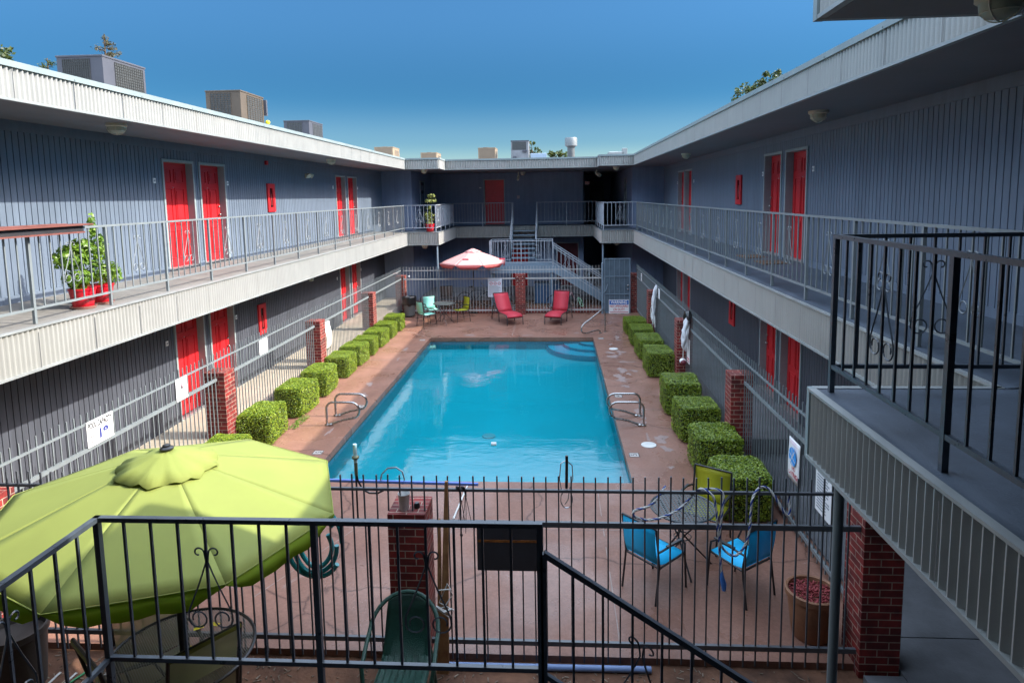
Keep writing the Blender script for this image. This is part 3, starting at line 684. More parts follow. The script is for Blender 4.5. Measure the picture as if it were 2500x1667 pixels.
door(back, (-2.13,YBW),(-1.23,YBW), .13, 2.05, (0,-1), M_RED, handle=1); door(back, (.04,YBW),(1.13,YBW), .13, 2.2, (0,-1), mat("maroon door paint", (.1,.01,.015), .5, var=.1), handle=1)
door(back, (1.9,36),(2.75,36), 3.06, 5.1, (0,-1), M_TRIM, handle=1, rec=.0)
door(back, (3.1,28.9),(3.1,28.0), 3.06, 5.1, (-1,0), M_TRIM, handle=1, rec=.0); door(back, (-5.8,27.6),(-5.8,28.5), 3.06, 5.1, (1,0), M_WALL, handle=1, rec=.0)
plate(back, (-3.47,YBW,4.79), (0,-1), .09, .05); plate(back, (-1.69,YBW,4.33), (0,-1), .11, .13, mat("pale pink plate", (.5,.35,.35), .5, var=.05), 'call_box')
mb = MB(); mb.box(1.42,YBW-.06,4.86,1.62,YBW-.02,5.0); es = mb.build('exit_sign', mat("exit sign face", (.35,.2,.2), .4, var=.05), back)
lettering('EXIT', .1, (1.52,YBW-.0615,4.93), (1,0,0), (0,0,1), M_REDI, es)
for x, y, z in ((-5.07,25.0,ZRF),(2.41,25.4,ZRF),(-5.08,24.75,ZS),(2.42,25.2,ZS)): dome(back, x, y, z)
dome(back, -1.42, 29.3, ZRF)
mb = MB(); mb.tube([(-1.62,29.2,5.46),(-1.62,29.2,5.36),(-1.62,29.1,5.3)], .03, 8); mb.tube([(-1.62,29.25,5.3),(-1.64,29.0,5.1)], .05, 10); mb.build('security_camera', M_LAMPW, back, smooth=True)
mb = MB(); mb.tube([(1.83,28.2,5.45),(1.83,28.2,5.36)], .03, 8); mb.tube([(1.78,28.25,5.36),(1.83,28.1,5.3),(1.95,27.95,5.2)], [.03,.06,.08], 10); mb.build('spot_light', M_LAMPW, back, smooth=True)
for x in (-4.57, 1.83):
    mb = MB(); mb.tube([(x,24.6,0),(x,24.6,ZS)], .036, 12); mb.build('support_pole', M_STAIR, back, smooth=True)
zb_ = ZR+.005
railing(back, (-5.815,YB-.03+.06),(-4.58,YB-.03+.06), zb_, M_RAILB, False); railing(back, (-4.58,YB+.03),(-4.58,YBF+.06), zb_, M_RAILB, False)
railing(back, (-4.58,YBF+.06),(-1.93,YBF+.06), zb_, M_RAILB, False, scroll=False, nb=8); railing(back, (-.78,YBF+.06),(1.84,YBF+.06), zb_, M_RAILB, True, scroll=False)
railing(back, (1.84,YBF+.06),(1.84,YB+.03), zb_, M_RAILB, False); railing(back, (1.84,YB+.03),(3.09,YB+.03), zb_, M_RAILB, False, False)
# ---- near right corner block and front wing
mb = MB(); mb.box(BXR+.02,-1.5,ZS,4.34,YN-.02,ZF-.012); mb.box(-8,-3,ZS,4.34,.04,ZF-.013); mb.build('balcony_slab', M_SOFF, front)
mb = MB(); mb.box(BXR-.01,-1.5,ZF-.011,4.34,YN-.005,ZF-.004); mb.build('balcony_floor', M_FLOOR, front)
mb = MB(); mb.box(BXR-.03,-3,ZRF,14,YN-.02,ZRT-.04); mb.box(-16,-12,ZRF,14,-3.01,ZRT-.04); mb.box(-16,-3,ZRF,BXR-.031,3.17,ZRT-.04); mb.build('roof', M_SOFF, front)
mb = MB(); mb.box(-16,-12,-.1,14,-1.6,5.46); mb.box(4.36,-1.6,-.1,14,YN,5.46); mb.build('core', M_WALL, front)
fascia(front, (BXR,-1.5),(BXR,YN), (-1,0), False, True); fascia(front, (BXR,YN),(XR,YN), (0,1), False)
fascia(front, (BXR-.045,3.2),(BXR-.045,YN-.04), (-1,0), True, False); fascia(front, (BXR-.045,YN-.04),(XR+.1,YN-.04), (0,1), True, False); fascia(front, (-6,3.2),(BXR-.06,3.2), (0,1), True, False)
mb = MB(); mb.box(BXR-.035,YN-.012,ZS-.002,BXR-.001,YN+.03,ZF+.002); mb.build('corner_trim', M_CAP, front)
mb = MB(); mb.box(BXR-.09,YN-.06,ZRF-.004,BXR-.03,YN+.0,ZRT+.002); mb.build('corner_trim', M_CAP, front)
mb = MB(); mb.tube([(1.815,4.06,0),(1.815,4.06,ZS)], .031, 16); mb.build('support_pole', mat("pole paint", (.13,.16,.165), .35, var=.1), front, smooth=True)
dome(front, 2.52, 3.9, ZRF)
railing(front, (1.84,YN-.08),(1.84,.55), ZR, M_RAILD, flo=ZF-.004); railing(front, (1.84,YN-.085),(3.08,YN-.085), ZR, M_RAILD, False, False, flo=ZF-.004)
# doormats on the right balcony
for i,(y,l) in enumerate(((12.0,'brown doormat before the nearer upper right red door'),(13.15,'brown doormat before the second upper right red door'))):
    mb = MB(); mb.box(3.75,y-.3,ZF+.035,4.2,y+.3,ZF+.062); tag(mb.build('doormat', M_MAT, None, (3.98,y,ZF+.035)), l, 'doormat', 'doormats on the right balcony')
# ------------------------------------------------------------------ outdoor stairs
def stairs(yf, sy, m, mr, label, far):
    """landing front at yf; sy=+1: flight climbs to larger y (far), -1: near one"""
    t = thing('outdoor_stair', label, 'stair', (-1.36,yf,0), world=True)
    y1 = yf+sy*1.1; zl = 1.64 if far else 1.5; x0, x1 = -2.62, -.1
    mb = MB(); mb.box(x0,yf,zl-.04,x1,y1,zl); mb.build('landing', m, t)
    mb = MB()
    for y in (yf, y1): mb.bar((x0,y,zl-.19),(x1,y,zl-.19),.05,.3)
    for x in (x0, x1): mb.bar((x,yf+sy*.026,zl-.19),(x,y1-sy*.026,zl-.19),.05,.3)
    mb.build('landing_beam', m, t)
    for x in (x0+.05, x1-.05):
        for y in (yf+sy*.05, y1-sy*.05): mb = MB(); mb.tube([(x,y,-.07),(x,y,zl-.34)], .05, 12); mb.build('stair_post', m, t, smooth=True)
    ye = YBF if sy > 0 else .08; nr = 8; xa, xb = -1.87, -.8
    for i in range(1, nr):
        z = zl+(ZF-zl)*i/nr; y = y1+(ye-y1)*(i-.5)/(nr-.5)
        mb = MB(); mb.box(xa+.03,y-.14,z-.045,xb-.03,y+.14,z); mb.build('tread', m, t)
    for x in (xa, xb): mb = MB(); mb.bar((x,y1,zl-.02),(x,ye,ZF-.12),.045,.26); mb.build('stringer', m, t)
    # lower flight towards +x
    nr2 = 9; xe = 2.35
    for i in range(1, nr2):
        z = zl-zl*i/nr2; x = x1+(xe-x1)*(i-.5)/(nr2-.5)
        mb = MB(); mb.box(x-.14,yf+sy*.04,z-.045,x+.14,y1-sy*.04,z); mb.build('tread', m, t)
    for y in (yf, y1): mb = MB(); mb.bar((x1,y,zl-.14),(xe,y,-.04),.045,.28); mb.build('stringer', m, t)
    # landing railings
    zt = 2.605
    railing(t, (x0,yf),(x1,yf), zt, mr, flo=zl, hb=.87 if far else .865)
    railing(t, (x0,yf+sy*.0),(x0,yf+sy*(1.1 if far else 1.25)), zt, mr, False, flo=zl, hb=.87)
    if far: railing(t, (xb,y1),(x1,y1), zt, mr, flo=zl, scroll=False); railing(t, (x0,y1),(xa,y1), zt, mr, flo=zl, scroll=False)
    # sloping rails
    def slope(a, b, ztA, ztB, nm, sc=False):
        A = Vector((a[0],a[1],0)); B = Vector((b[0],b[1],0)); L = (B-A).length; n = max(2, int(L/.155))
        def P(s, z): p = A+(B-A)*s; return (p.x,p.y,ztA+(ztB-ztA)*s+z)
        mb = MB(); mb.bar(P(0,0),P(1,0),.034,.03)
        mb.bar(P(0,-.72),P(1,-.72),.026,.026)
        if far: mb.bar(P(0,-.1),P(1,-.1),.026,.026)
        R = mb.build('stair_rail', mr, t)
        mb = MB()
        for i in range(1, n): mb.bar(P(i/n,-.72),P(i/n,-.01),.0135,.0135,up=(B-A))
        mb.build('baluster_row', mr, R)
        for s in (0,1): mb = MB(); mb.bar(P(s,-.95),P(s,.0),.032,.032,up=(B-A)); mb.build('post', mr, R)
        if sc:
            for s0 in (.22,.58):
                sm = MB()
                for sg in (-1,1): sm.tube([P(s0+x/L, z+.02) for x, z in SCR[sg]], .0052, 4)
                sm.build('scroll', mr, R)
    slope((x1+.02,yf),(xe,yf), 2.43, 2.43-1.64*.98, 'outer', True); slope((x1+.02,y1),(xe,y1), 2.43, 2.43-1.64*.98, 'inner')
    if far:
        slope((xa,y1),(xa,ye+.05), zt, ZR, 'up'); slope((xb,y1),(xb,ye+.05), zt, ZR, 'up')
    return t
stairs(25.6, 1, M_STAIR, M_RAILB, 'blue grey steel stair rising to the far balcony behind the back fence', True)
stairs(3.32, -1, M_FENCED, M_RAILD, 'dark railed stair landing in the near foreground above the dirt strip', False)
# ------------------------------------------------------------------ iron fences and brick pillars
def pillar(x, y, w, label, h=1.45, z0=-.07, d=None):
    d = d or w
    mb = MB(); mb.box(x-w/2,y-d/2,z0,x+w/2,y+d/2,h-.0); o = mb.build('brick_pillar', M_BRICK, None, (x,y,z0), bevel=.004)
    return tag(o, label, 'pillar', 'brick pillars of the pool fence')
LPY = [5.92,10.57,15.08,19.61,24.0-.12]
Lab = ['brick pillar at the near left corner mostly hidden by the lime parasol','sunlit brick pillar beside the bottle ban sign on left fence','sunlit brick pillar beside the curled white banner on left fence','sunlit brick pillar on left fence behind the smallest hedges','half lit brick pillar behind the bagged bin']
for y, l in zip(LPY, Lab): pillar(-5.86, y, .36, l)
RPY = [10.44,15.03,19.66,24.0]
Lab = ['shaded brick pillar nearest along the right fence between hedges','shaded brick pillar beside the black topped white bundle on right fence','shaded brick pillar beside the roped white bundle on right fence','shaded brick pillar right of the warning sign and gate']
for y, l in zip(RPY, Lab): pillar(3.0, y, .36, l)
pillar(-1.41, 5.79, .355, 'brick pillar of the near fence with a plastic cup on top', d=.37)
pillar(2.92, 5.78, .36, 'dark brick pillar under the pole held corner balcony', h=1.45)
pillar(-1.3, 23.62, .365, 'brick pillar between the two red loungers with pale dots', h=1.5)
mb = MB()
for i in range(3):
    for s in (-.09,.09): mb.ball((-1.3+s,23.434,1.42-.14*i), .011, 6, 4)
tag(mb.build('wall_stud', M_WHITE, None, (-1.3,23.43,1.14)), 'six pale studs on the brick pillar between the loungers', 'studs')
def fence(name, label, a, b, m, skips=(), zb=.05, loc=None, thin=True, cross=.028, thick=.05):
    A = Vector((a[0],a[1],0)); B = Vector((b[0],b[1],0)); L = (B-A).length; dr = (B-A)/L
    t = thing(name, label, 'fence', ((a[0]+b[0])/2,(a[1]+b[1])/2,-.05), world=True, group='iron fences around the pool')
    def P(s, z): p = A+dr*s; return (p.x,p.y,z)
    cuts = [0]+[c for k in skips for c in (k-.19, k+.19)]+[L]
    segs = [(cuts[i],cuts[i+1]) for i in range(0,len(cuts),2) if cuts[i+1]-cuts[i] > .05]
    mb = MB(); mb.bar(P(0,1.66),P(L,1.66),.026,.026); mb.build('top_rail', m, t)
    for s0, s1 in segs:
        for z in (1.335,.145): mb = MB(); mb.bar(P(s0,z),P(s1,z),.032,thick if z > 1 else .045); mb.build('rail', m, t)
    n = int(L/.114); mb = MB(); random.seed(int(L*100))
    for i in range(n+1):
        s = i*L/n; z0 = zb if zb > -.04 else zb+random.uniform(-.01,.01)
        if any(abs(s-k) < .18 for k in skips): z0 = 1.448
        j = random.uniform(-.004,.004); p = P(s+j, z0); q = P(s+j+random.uniform(-.004,.004), 1.8+random.uniform(-.008,.008)); mb.bar(p, q, .0135, .0135, up=dr)
    mb.build('picket_row', m, t)
    return t
FX, RX = -5.82, 3.03
fence('iron_fence', 'sunlit grey picket fence along the left walkway', (FX,5.78),(FX,23.7), M_RAIL, [y-5.78 for y in LPY[1:4]])
fence('iron_fence', 'shaded grey picket fence along the right walkway', (RX,5.9),(RX,23.9), M_RAIL, [y-5.9 for y in RPY[:3]])
fence('iron_fence', 'grey picket fence across the far end behind the loungers', (-5.7,23.62),(1.72,23.62), mat('fence paint lightened for shade', (.42,.42,.4), .45, var=.15), [-1.3+5.7])  # rail paint lightened in its colour to make up for shade here
fence('iron_fence', 'dark picket fence across the near end of the pool deck', (-5.7,5.68),(2.75,5.68), M_FENCED, [-1.41+5.7], zb=-.04)
gt = thing('metal_gate', 'blue grey mesh gate at the far right corner with steel knob', 'gate', (2.24,23.62,0), world=True)
mb = MB(); mb.tube([(1.74,23.6,0),(1.74,23.6,1.86)], .045, 14); mb.ball((1.74,23.6,1.86), .047, 12, 6); mb.build('gate_post', M_STAIR, gt, smooth=True)
mb = MB(); mb.box(1.84,23.62,.03,2.74,23.635,2.02); mb.build('gate_panel', mat("gate mesh paint", (.085,.125,.16), .5, var=.2, scale=5), gt)
mb = MB()
for x in (1.82,2.74): mb.bar((x,23.61,.0),(x,23.61,2.05),.035)
for z in (.03,.72,1.38,2.035): mb.bar((1.8375,23.608,z),(2.7225,23.608,z),.03)
for x in (2.0,2.18,2.36,2.55): mb.bar((x,23.606,.045),(x,23.606,2.02),.014)
mb.build('gate_frame', M_STAIR, gt)
mb = MB(); mb.ball((2.67,23.57,1.05), .035, 10, 6); mb.ball((2.67,23.58,.9), .03, 10, 6); mb.build('handle', M_CHROME, gt, smooth=True)
mb = MB(); mb.tube([(1.74,23.56,.75),(1.85,23.5,.88),(1.92,23.56,1.1)], .012, 6); mb.build('gate_closer', M_STAIR, gt, smooth=True)
# ------------------------------------------------------------------ signs
def sign(name, label, c, ux, W, H, m=M_WHITE, curl=0., th=.006, out=None, corner=0.):
    """flat board centred on c facing out; ux reading direction"""
    ux = Vector(ux); uy = Vector((0,0,1)); o = ux.cross(uy)*1; c = Vector(c)
    t = thing(name, label, 'sign', c, world=True); n = 8; mb = MB()
    if curl == 0: mb.bar(c-ux*W/2, c+ux*W/2, th, H); mb.build('sign_board', m, t, bevel=.001)
    else:
        rows = [(c+uy*(H*(i/n-.5))+o*(curl*(sin(i/n*pi*1.5))), ) for i in range(n+1)]; vs = []
        for i in range(n+1):
            for j in range(5): vs.append(rows[i][0]+ux*(W*(j/4-.5))+o*(curl*.5*sin(j*1.3+i*.5)))
        mb.add(vs, [(i*5+j,i*5+j+1,(i+1)*5+j+1,(i+1)*5+j) for i in range(n) for j in range(4)]); mb.build('sign_board', m, t, smooth=True, solid=.003)
    def stripe(u, v, w, h, mm, nm='sign_band'):
        q = c+ux*u+uy*v+o*(th/2+.0015); mb = MB(); mb.quad(q-ux*w/2-uy*h/2, q+ux*w/2-uy*h/2, q+ux*w/2+uy*h/2, q-ux*w/2+uy*h/2); return mb.build(nm, mm, t)
    def text(s, u, v, size, mm, bold=.01, wd=None): return lettering(s, size, c+ux*u+uy*v+o*(th/2+.003), ux, uy, mm, t, bold=bold, width=wd)
    def lines(u0, u1, v0, v1, n, mm, nm='text_line'):
        mb = MB(); random.seed(int(abs(v0)*1000)+n)
        for i in range(n):
            v = v0+(v1-v0)*i/max(1,n-1); h = abs(v1-v0)/max(1,n)*.3; e = u0+(u1-u0)*random.uniform(.7,1); q = c+o*(th/2+.002)
            mb.quad(q+ux*u0+uy*(v-h), q+ux*e+uy*(v-h), q+ux*e+uy*(v+h), q+ux*u0+uy*(v+h))
        return mb.build(nm, mm, t)
    def disc(u, v, r, mm, ring=0., nm='pictogram', ry=None, lz=.0025):
        ry = ry or r; q = c+ux*u+uy*v+o*(th/2+lz); n = 28; mb = MB()
        ou = [q+ux*(r*cos(2*pi*i/n))+uy*(ry*sin(2*pi*i/n)) for i in range(n)]
        if ring: 
            inn = [q+ux*((r-ring)*cos(2*pi*i/n))+uy*((ry-ring)*sin(2*pi*i/n)) for i in range(n)]
            for i in range(n): mb.quad(ou[i],ou[(i+1)%n],inn[(i+1)%n],inn[i])
        else: mb.add(ou, [tuple(range(n))])
        return mb.build(nm, mm, t)
    def seg(u0, v0, u1, v1, w, mm, nm='pictogram', lift=.0035):
        a = c+ux*u0+uy*v0+o*(th/2+lift); b = c+ux*u1+uy*v1+o*(th/2+lift); d_ = (b-a).normalized(); nn = o.cross(d_)*w/2; mb = MB(); mb.quad(a-nn,b-nn,b+nn,a+nn); return mb.build(nm, mm, t)
    return stripe, text, lines, disc, seg
LU = (0,1,0); RU = (0,-1,0); FU = (1,0,0)   # reading directions on left, right and far fences
st, tx, ln, dc, sg = sign('pool_capacity_sign', 'white pool capacity 18 sign on the left fence above the lime parasol', (-5.795,7.55,1.52), LU, .47, .325)
tx('POOL CAPACITY', 0, .095, .105, M_INK, .028, .43); tx('18', .04, -.05, .165, M_NAVY, .045, .16); tx('Number\nof\nPersons', -.14, -.07, .034, M_INK, .01, .1); tx('Maximum', .165, -.06, .03, M_INK, .01, .08)
st, tx, ln, dc, sg = sign('no_glass_sign', 'white bottle ban sign with red ring on left fence before lower red door', (-5.795,9.34,1.5), LU, .3, .345)
dc(0,.05,.105,mat("pink ink",(.75,.35,.42),.5,var=0),.016); sg(.0,.0,.0,.06,.045,M_INK); sg(0,.06,.0,.1,.018,M_INK); sg(-.07,.12,.07,-.02,.014,mat("pink ink",(.75,.35,.42)),lift=.005); sg(.055,.05,.055,.09,.03,M_GREYI)
tx('NO GLASS\nALLOWED IN\nPOOL AREA', 0, -.1, .04, M_GREYI, 0, .2)
st, tx, ln, dc, sg = sign('notice_sign', 'white notice with pale blue heading on left fence between two pillars', (-5.795,12.15,1.5), LU, .35, .29)
st(0,.075,.29,.1,mat("pale blue band",(.55,.72,.78),.5,var=0)); ln(-.12,.12,.1,.05,3,M_CYAN); ln(-.1,.1,-.02,-.12,4,mat("faint ink",(.62,.65,.66),.5,var=0))
st, tx, ln, dc, sg = sign('banner_sign', 'curled white banner with pink border below left fence rail', (-5.79,15.72,.94), LU, .36, .7, curl=.03)
st(-.1,-.29,.06,.06,mat("pale pink",(.8,.5,.6),.5,var=0)); st(.1,.3,.05,.06,mat("pale pink",(.8,.5,.6))); ln(-.12,.12,.02,-.06,3,mat("pale blue band",(.55,.72,.78)))
st, tx, ln, dc, sg = sign('no_diving_sign', 'white sign with blue disc and red diving warning on right fence', (3.0,8.0,.98), RU, .37, .54, curl=.004)
dc(0,.06,.118,mat("bright blue ink",(.02,.28,.72),.5,var=0),lz=.018)
for a in ((-.02,.17,.01,.06),(.01,.06,.07,.15),(-.1,.09,-.0,.05),(-.01,.06,-.05,-.01),(0,.05,.1,.01),(-.09,-.0,.04,-.05)): sg(*a,.013,M_WHITE,lift=.021)
tx('NO', 0, -.105, .07, M_REDI, .02); tx('DIVING!', 0, -.18, .09, M_REDI, .02, .3); ln(-.14,.14,.24,.21,2,mat("pale pink",(.8,.5,.6)))
st, tx, ln, dc, sg = sign('rules_sign', 'white page of rules on right fence half behind the support pole', (3.0,7.1,1.02), RU, .42, .62)
ln(-.17,.17,.27,-.25,16,M_GREYI)
st, tx, ln, dc, sg = sign('striped_sign', 'white sign with red stripes under the black topped bundle', (3.0,14.45,.82), RU, .3, .56)
st(0,-.17,.24,.03,M_REDI); st(0,-.23,.24,.025,M_REDI)
st, tx, ln, dc, sg = sign('small_sign', 'small white sign beside the roped white bundle on right fence', (3.0,18.6,1.5), RU, .3, .28); ln(-.1,.1,.09,-.09,4,M_GREYI)
st, tx, ln, dc, sg = sign('small_sign', 'narrow white sign on right fence nearest to the gate', (3.0,22.4,1.5), RU, .25, .26); ln(-.08,.08,.08,-.08,3,M_INK)
st, tx, ln, dc, sg = sign('pool_rules_board', 'tall white rules board with three pictograms on far fence', (-2.25,23.585,1.0), FU, .53, .7, mat("grey white board",(.58,.62,.68),.4,var=.05))
st(0,.27,.46,.004,M_GREYI); ln(-.22,.22,.32,.26,3,M_GREYI)
for i,u in enumerate((-.14,.01,.16)):
    dc(u,.16,.058,M_REDI,.016); sg(u-.03,.15,u+.03,.17,.03,M_GREYI)
ln(-.22,.22,.06,-.18,7,M_GREYI); st(0,-.22,.48,.008,M_INK); sg(-.2,-.27,-.17,-.25,.012,M_INK); sg(-.2,-.27,-.17,-.3,.012,M_INK); ln(-.12,.2,-.25,-.31,3,M_GREYI)
st, tx, ln, dc, sg = sign('warning_sign', 'white and blue warning no lifeguard on duty sign leaning on gate', (2.34,23.58,.262), FU, .74, .515)
st(0,.155,.71,.165,M_BLUEI); tx('WARNING', 0, .155, .165, M_WHITE, .025, .6); tx('NO LIFEGUARD', 0, .01, .12, M_REDI, .015, .67); tx('ON DUTY', 0, -.115, .13, M_REDI, .015, .42); st(0,-.21,.68,.025,M_REDI)
bs = thing('sign_panel', 'dark back of a pool sign with rust streak on near fence', 'sign', (-.44,5.66,.89), world=True)
mb = MB(); mb.box(-.757,5.645,.885,-.135,5.661,1.33); mb.build('sign_board', mat("dark panel", (.028,.034,.042), .45, var=.15, scale=4), bs, bevel=.006)
mb = MB(); mb.box(-.75,5.642,1.17,-.14,5.645,1.192); mb.build('rust_streak', mat("rust", (.16,.045,.012), .8, var=.5, scale=12, col2=(.4,.14,.02)), bs)
# ------------------------------------------------------------------ deck fittings
def flatdisc(name, label, x, y, r, m):
    mb = MB(); mb.lathe([(r,0),(r*.96,.008),(r*.8,.009),(.001,.009)], 24, (x,y,.004), cap=False); return tag(mb.build(name, m, None, (x,y,.004), smooth=True), label, 'lid', 'skimmer lids on the deck')
flatdisc('skimmer_lid', 'round white skimmer lid nearest on the right deck', 1.61, 10.95, .135, M_MANH)
flatdisc('skimmer_lid', 'round white skimmer lid farther along the right deck', 1.64, 18.05, .13, M_MANH)
def depthmark(x, y, label, txt, rz):
    t = thing('depth_marker', label, 'marker', (x,y,.006), world=True, group='depth markers on the deck'); mb = MB(); s = .085
    mb.box(x-s,y-s,.004,x+s,y+s,.008); mb.build('tile', mat("marker tile", (.45,.42,.38), .5, var=.1), t)
    lettering(txt, .15, (x,y,.0095), (cos(rz),sin(rz),0), (-sin(rz),cos(rz),0), M_INK, t, bold=.015)
    mb = MB()
    for a in ((x-s,y-s,x+s,y-s+.012),(x-s,y+s-.012,x+s,y+s),(x-s,y-s+.012,x-s+.012,y+s-.012),(x+s-.012,y-s+.012,x+s,y+s-.012)): mb.quad((a[0],a[1],.0092),(a[2],a[1],.0092),(a[2],a[3],.0092),(a[0],a[3],.0092))
    mb.build('border', M_INK, t)
depthmark(-4.15,10.5,'depth marker five on left coping near the lime parasol','5',-pi/2); depthmark(1.3,10.5,'depth marker five on right coping near the first lid','5',pi/2)
depthmark(1.38,19.4,'small depth marker on right coping by the far handrail','3',pi/2); depthmark(-4.12,19.25,'small depth marker on left coping by the far corner','3',-pi/2)
depthmark(-4.13,12.95,'depth marker on left coping behind the grab rails','4',-pi/2); depthmark(1.35,13.7,'depth marker on right coping behind the grab rails','4',pi/2)
def grabrail(x, y, sx, label):
    """stainless loop: post on the deck, curls over the water and returns"""
    t = thing('grab_rail', label, 'handrail', (x,y,0), world=True, group='steel grab rails at the pool ladders'); r = .021
    P = [(x,y,0),(x,y,.3)]+arc((x+sx*.13,y,.33), .13, pi, pi/2, 6, (sx,0,0)) + arc((x+sx*.49,y,.30), .16, pi/2, -pi*.42, 9, (sx,0,0)) + [(x+sx*.3,y,.1),(x+sx*.07,y,.02)]
    mb = MB(); mb.tube(P, r, 10); mb.build('rail_tube', M_CHROME, t, smooth=True)
    mb = MB(); mb.lathe([(.045,0),(.045,.02),(.024,.028)], 12, (x,y,.002)); mb.lathe([(.045,0),(.045,.03),(.024,.04)], 12, (x+sx*.07,y,.002)); mb.build('base_flange', M_CHROME, t, smooth=True)
grabrail(-4.47,11.84,1,'nearer steel grab rail on the left pool edge'); grabrail(-4.48,12.37,1,'farther steel grab rail on the left pool edge')
grabrail(1.65,11.9,-1,'nearer steel grab rail on the right pool edge'); grabrail(1.65,12.43,-1,'farther steel grab rail on the right pool edge')
t = thing('pool_handrail', 'steel handrail bent over the corner steps at far right', 'handrail', (1.58,20.36,0), world=True)
P = [(1.58,20.36,0),(1.575,20.36,.57)]+[(1.56,20.36,.66),(1.51,20.33,.705),(1.44,20.28,.71),(1.3,20.18,.62),(1.1,20.0,.5),(.88,19.85,.37),(.8,19.78,.27),(.8,19.77,.15),(.86,19.8,.08),(.97,19.88,.065),(1.2,20.05,.1),(1.33,20.12,.11),(1.4,20.16,.07),(1.415,20.17,0)]
mb = MB(); mb.tube(P, .02, 10); mb.build('rail_tube', M_CHROME, t, smooth=True)
mb = MB(); mb.lathe([(.05,0),(.05,.012),(.024,.02)], 12, (1.58,20.36,.002)); mb.lathe([(.05,0),(.05,.012),(.024,.02)], 12, (1.415,20.17,.002)); mb.build('base_flange', M_CHROME, t, smooth=True)
# ------------------------------------------------------------------ hedges
def hedgemesh(seed, n):
    random.seed(seed); mb = MB(); rnd = random.random
    def surf(p):  # wobble
        x, y, z = p
        return .022*sin(6*x+seed)*cos(5*y+seed*1.7)+.02*sin(9*y+2*seed)*cos(7*z+seed)+.016*sin(13*z+seed*3)*sin(12*x+9*y)
    # unit hedge: x -.5..5, y -.5...5, z 0..1, rounded
    def push(x, y, z):
        k = 9.; zc = (z-.5)*2; q = (abs(2*x)**k+abs(2*y)**k+abs(zc)**k)**(1/k); return (x/q, y/q, .5+zc/q*.5)
    cn = 7; mb.cur = 1
    for ax in range(3):
        for sgn in (-1,1):
            if ax == 2 and sgn < 0: continue
            vs = []
            for i in range(cn+1):
                for j in range(cn+1):
                    u, v = i/cn-.5, j/cn-.5; p = [u, v]; p.insert(ax, .5*sgn); x, y, z = p; x, y, z = push(x, y, z+.5); q = .9; vs.append((x*q, y*q, z*.93))
            mb.add(vs, [(i*(cn+1)+j, (i+1)*(cn+1)+j, (i+1)*(cn+1)+j+1, i*(cn+1)+j+1) for i in range(cn) for j in range(cn)])
    mb.cur = 0
    for i in range(n):
        f = rnd()
        if f < .34: p = (rnd()-.5, rnd()-.5, 1.); nv = Vector((0,0,1))
        elif f < .67: s = -1 if rnd() < .5 else 1; p = (.5*s, rnd()-.5, rnd()); nv = Vector((s,0,.1))
        else: s = -1 if rnd() < .5 else 1; p = (rnd()-.5, .5*s, rnd()); nv = Vector((0,s,.1))
        x, y, z = push(*p); dd = 1-.1*rnd()**2+surf((x,y,z)); dd += .05*max(0, rnd()-.93)*10*rnd(); P = Vector((x*dd, y*dd, .5+(z-.5)*dd)); P.z = max(.02, P.z)
        nn = (nv+Vector((rnd()-.5,rnd()-.5,rnd()-.5))*1.05).normalized(); a = nn.orthogonal().normalized(); a = (Matrix.Rotation(rnd()*6.28, 3, nn) @ a); bb = nn.cross(a)
        l = random.uniform(.014,.027); wv = l*.6
        mb.add([P-a*l, P-bb*wv+a*l*.1, P+a*l, P+bb*wv+a*l*.1], [(0,1,2,3)])
    me = mb.build('hm', [M_LEAF, M_CORE]); d_ = me.data; bpy.data.objects.remove(me); return d_
HM = [hedgemesh(q, 11500) for q in (11, 23, 37, 52, 64, 75)]
def hedge(i, xc, y0, y1, w, h, label):
    o = bpy.data.objects.new('clipped_hedge', HM[(i*5+int(y0)) % 6]); COL.objects.link(o); o.location = (xc,(y0+y1)/2,.0); o.scale = (w, (y1-y0)*.9, h)
    o.rotation_euler = (0,0,(pi if i % 2 else 0)+.05*sin(i*2.3))
    tag(o, label, 'hedge', 'clipped box hedges along the pool')
onum = ['first','second','third','fourth','fifth','sixth','seventh','eighth','ninth','tenth']
LH = [(9.25,10.15,.52),(10.62,11.62,.6),(12.15,13.2,.6),(13.48,14.5,.58),(15.0,15.92,.52),(16.12,16.98,.52),(17.22,17.95,.48),(18.15,19.15,.47),(19.35,20.15,.47),(20.42,21.3,.5)]
desc = ['low sunlit hedge poking out behind the lime parasol','sunlit cube hedge at foot of the bottle sign pillar','big sunlit hedge just behind the near left grab rails','wide sunlit hedge before the curled banner pillar','sunlit hedge right at the curled banner pillar','small sunlit hedge in front of the curled banner','narrow sunlit hedge midway along the left fence','sunlit hedge at foot of the third left pillar','sunlit hedge next to last in the left row','last sunlit hedge of left row by the mint chair']
for i,(a,b_,h) in enumerate(LH): hedge(i, -5.4, a, b_, .62, h, desc[i])
RH = [(19.7,20.85,.46),(18.25,19.4,.5),(16.65,17.85,.55),(15.05,16.2,.6),(12.35,13.4,.66),(10.95,11.85,.64),(9.55,10.5,.62),(8.2,9.15,.62)]
desc = ['shaded hedge at the far end below the warning sign','shaded hedge second from the gate end','shaded hedge third from the gate end','shaded hedge at foot of the black topped bundle','broad shaded hedge behind the nearest right pillar','shaded hedge left of the nearest right pillar','shaded hedge in front of the nearest right pillar','nearest shaded hedge right behind the lime chair']
for i,(a,b_,h) in enumerate(RH): hedge(i+1, 2.52, a, b_, .74 if i > 3 else .68, h, desc[i])
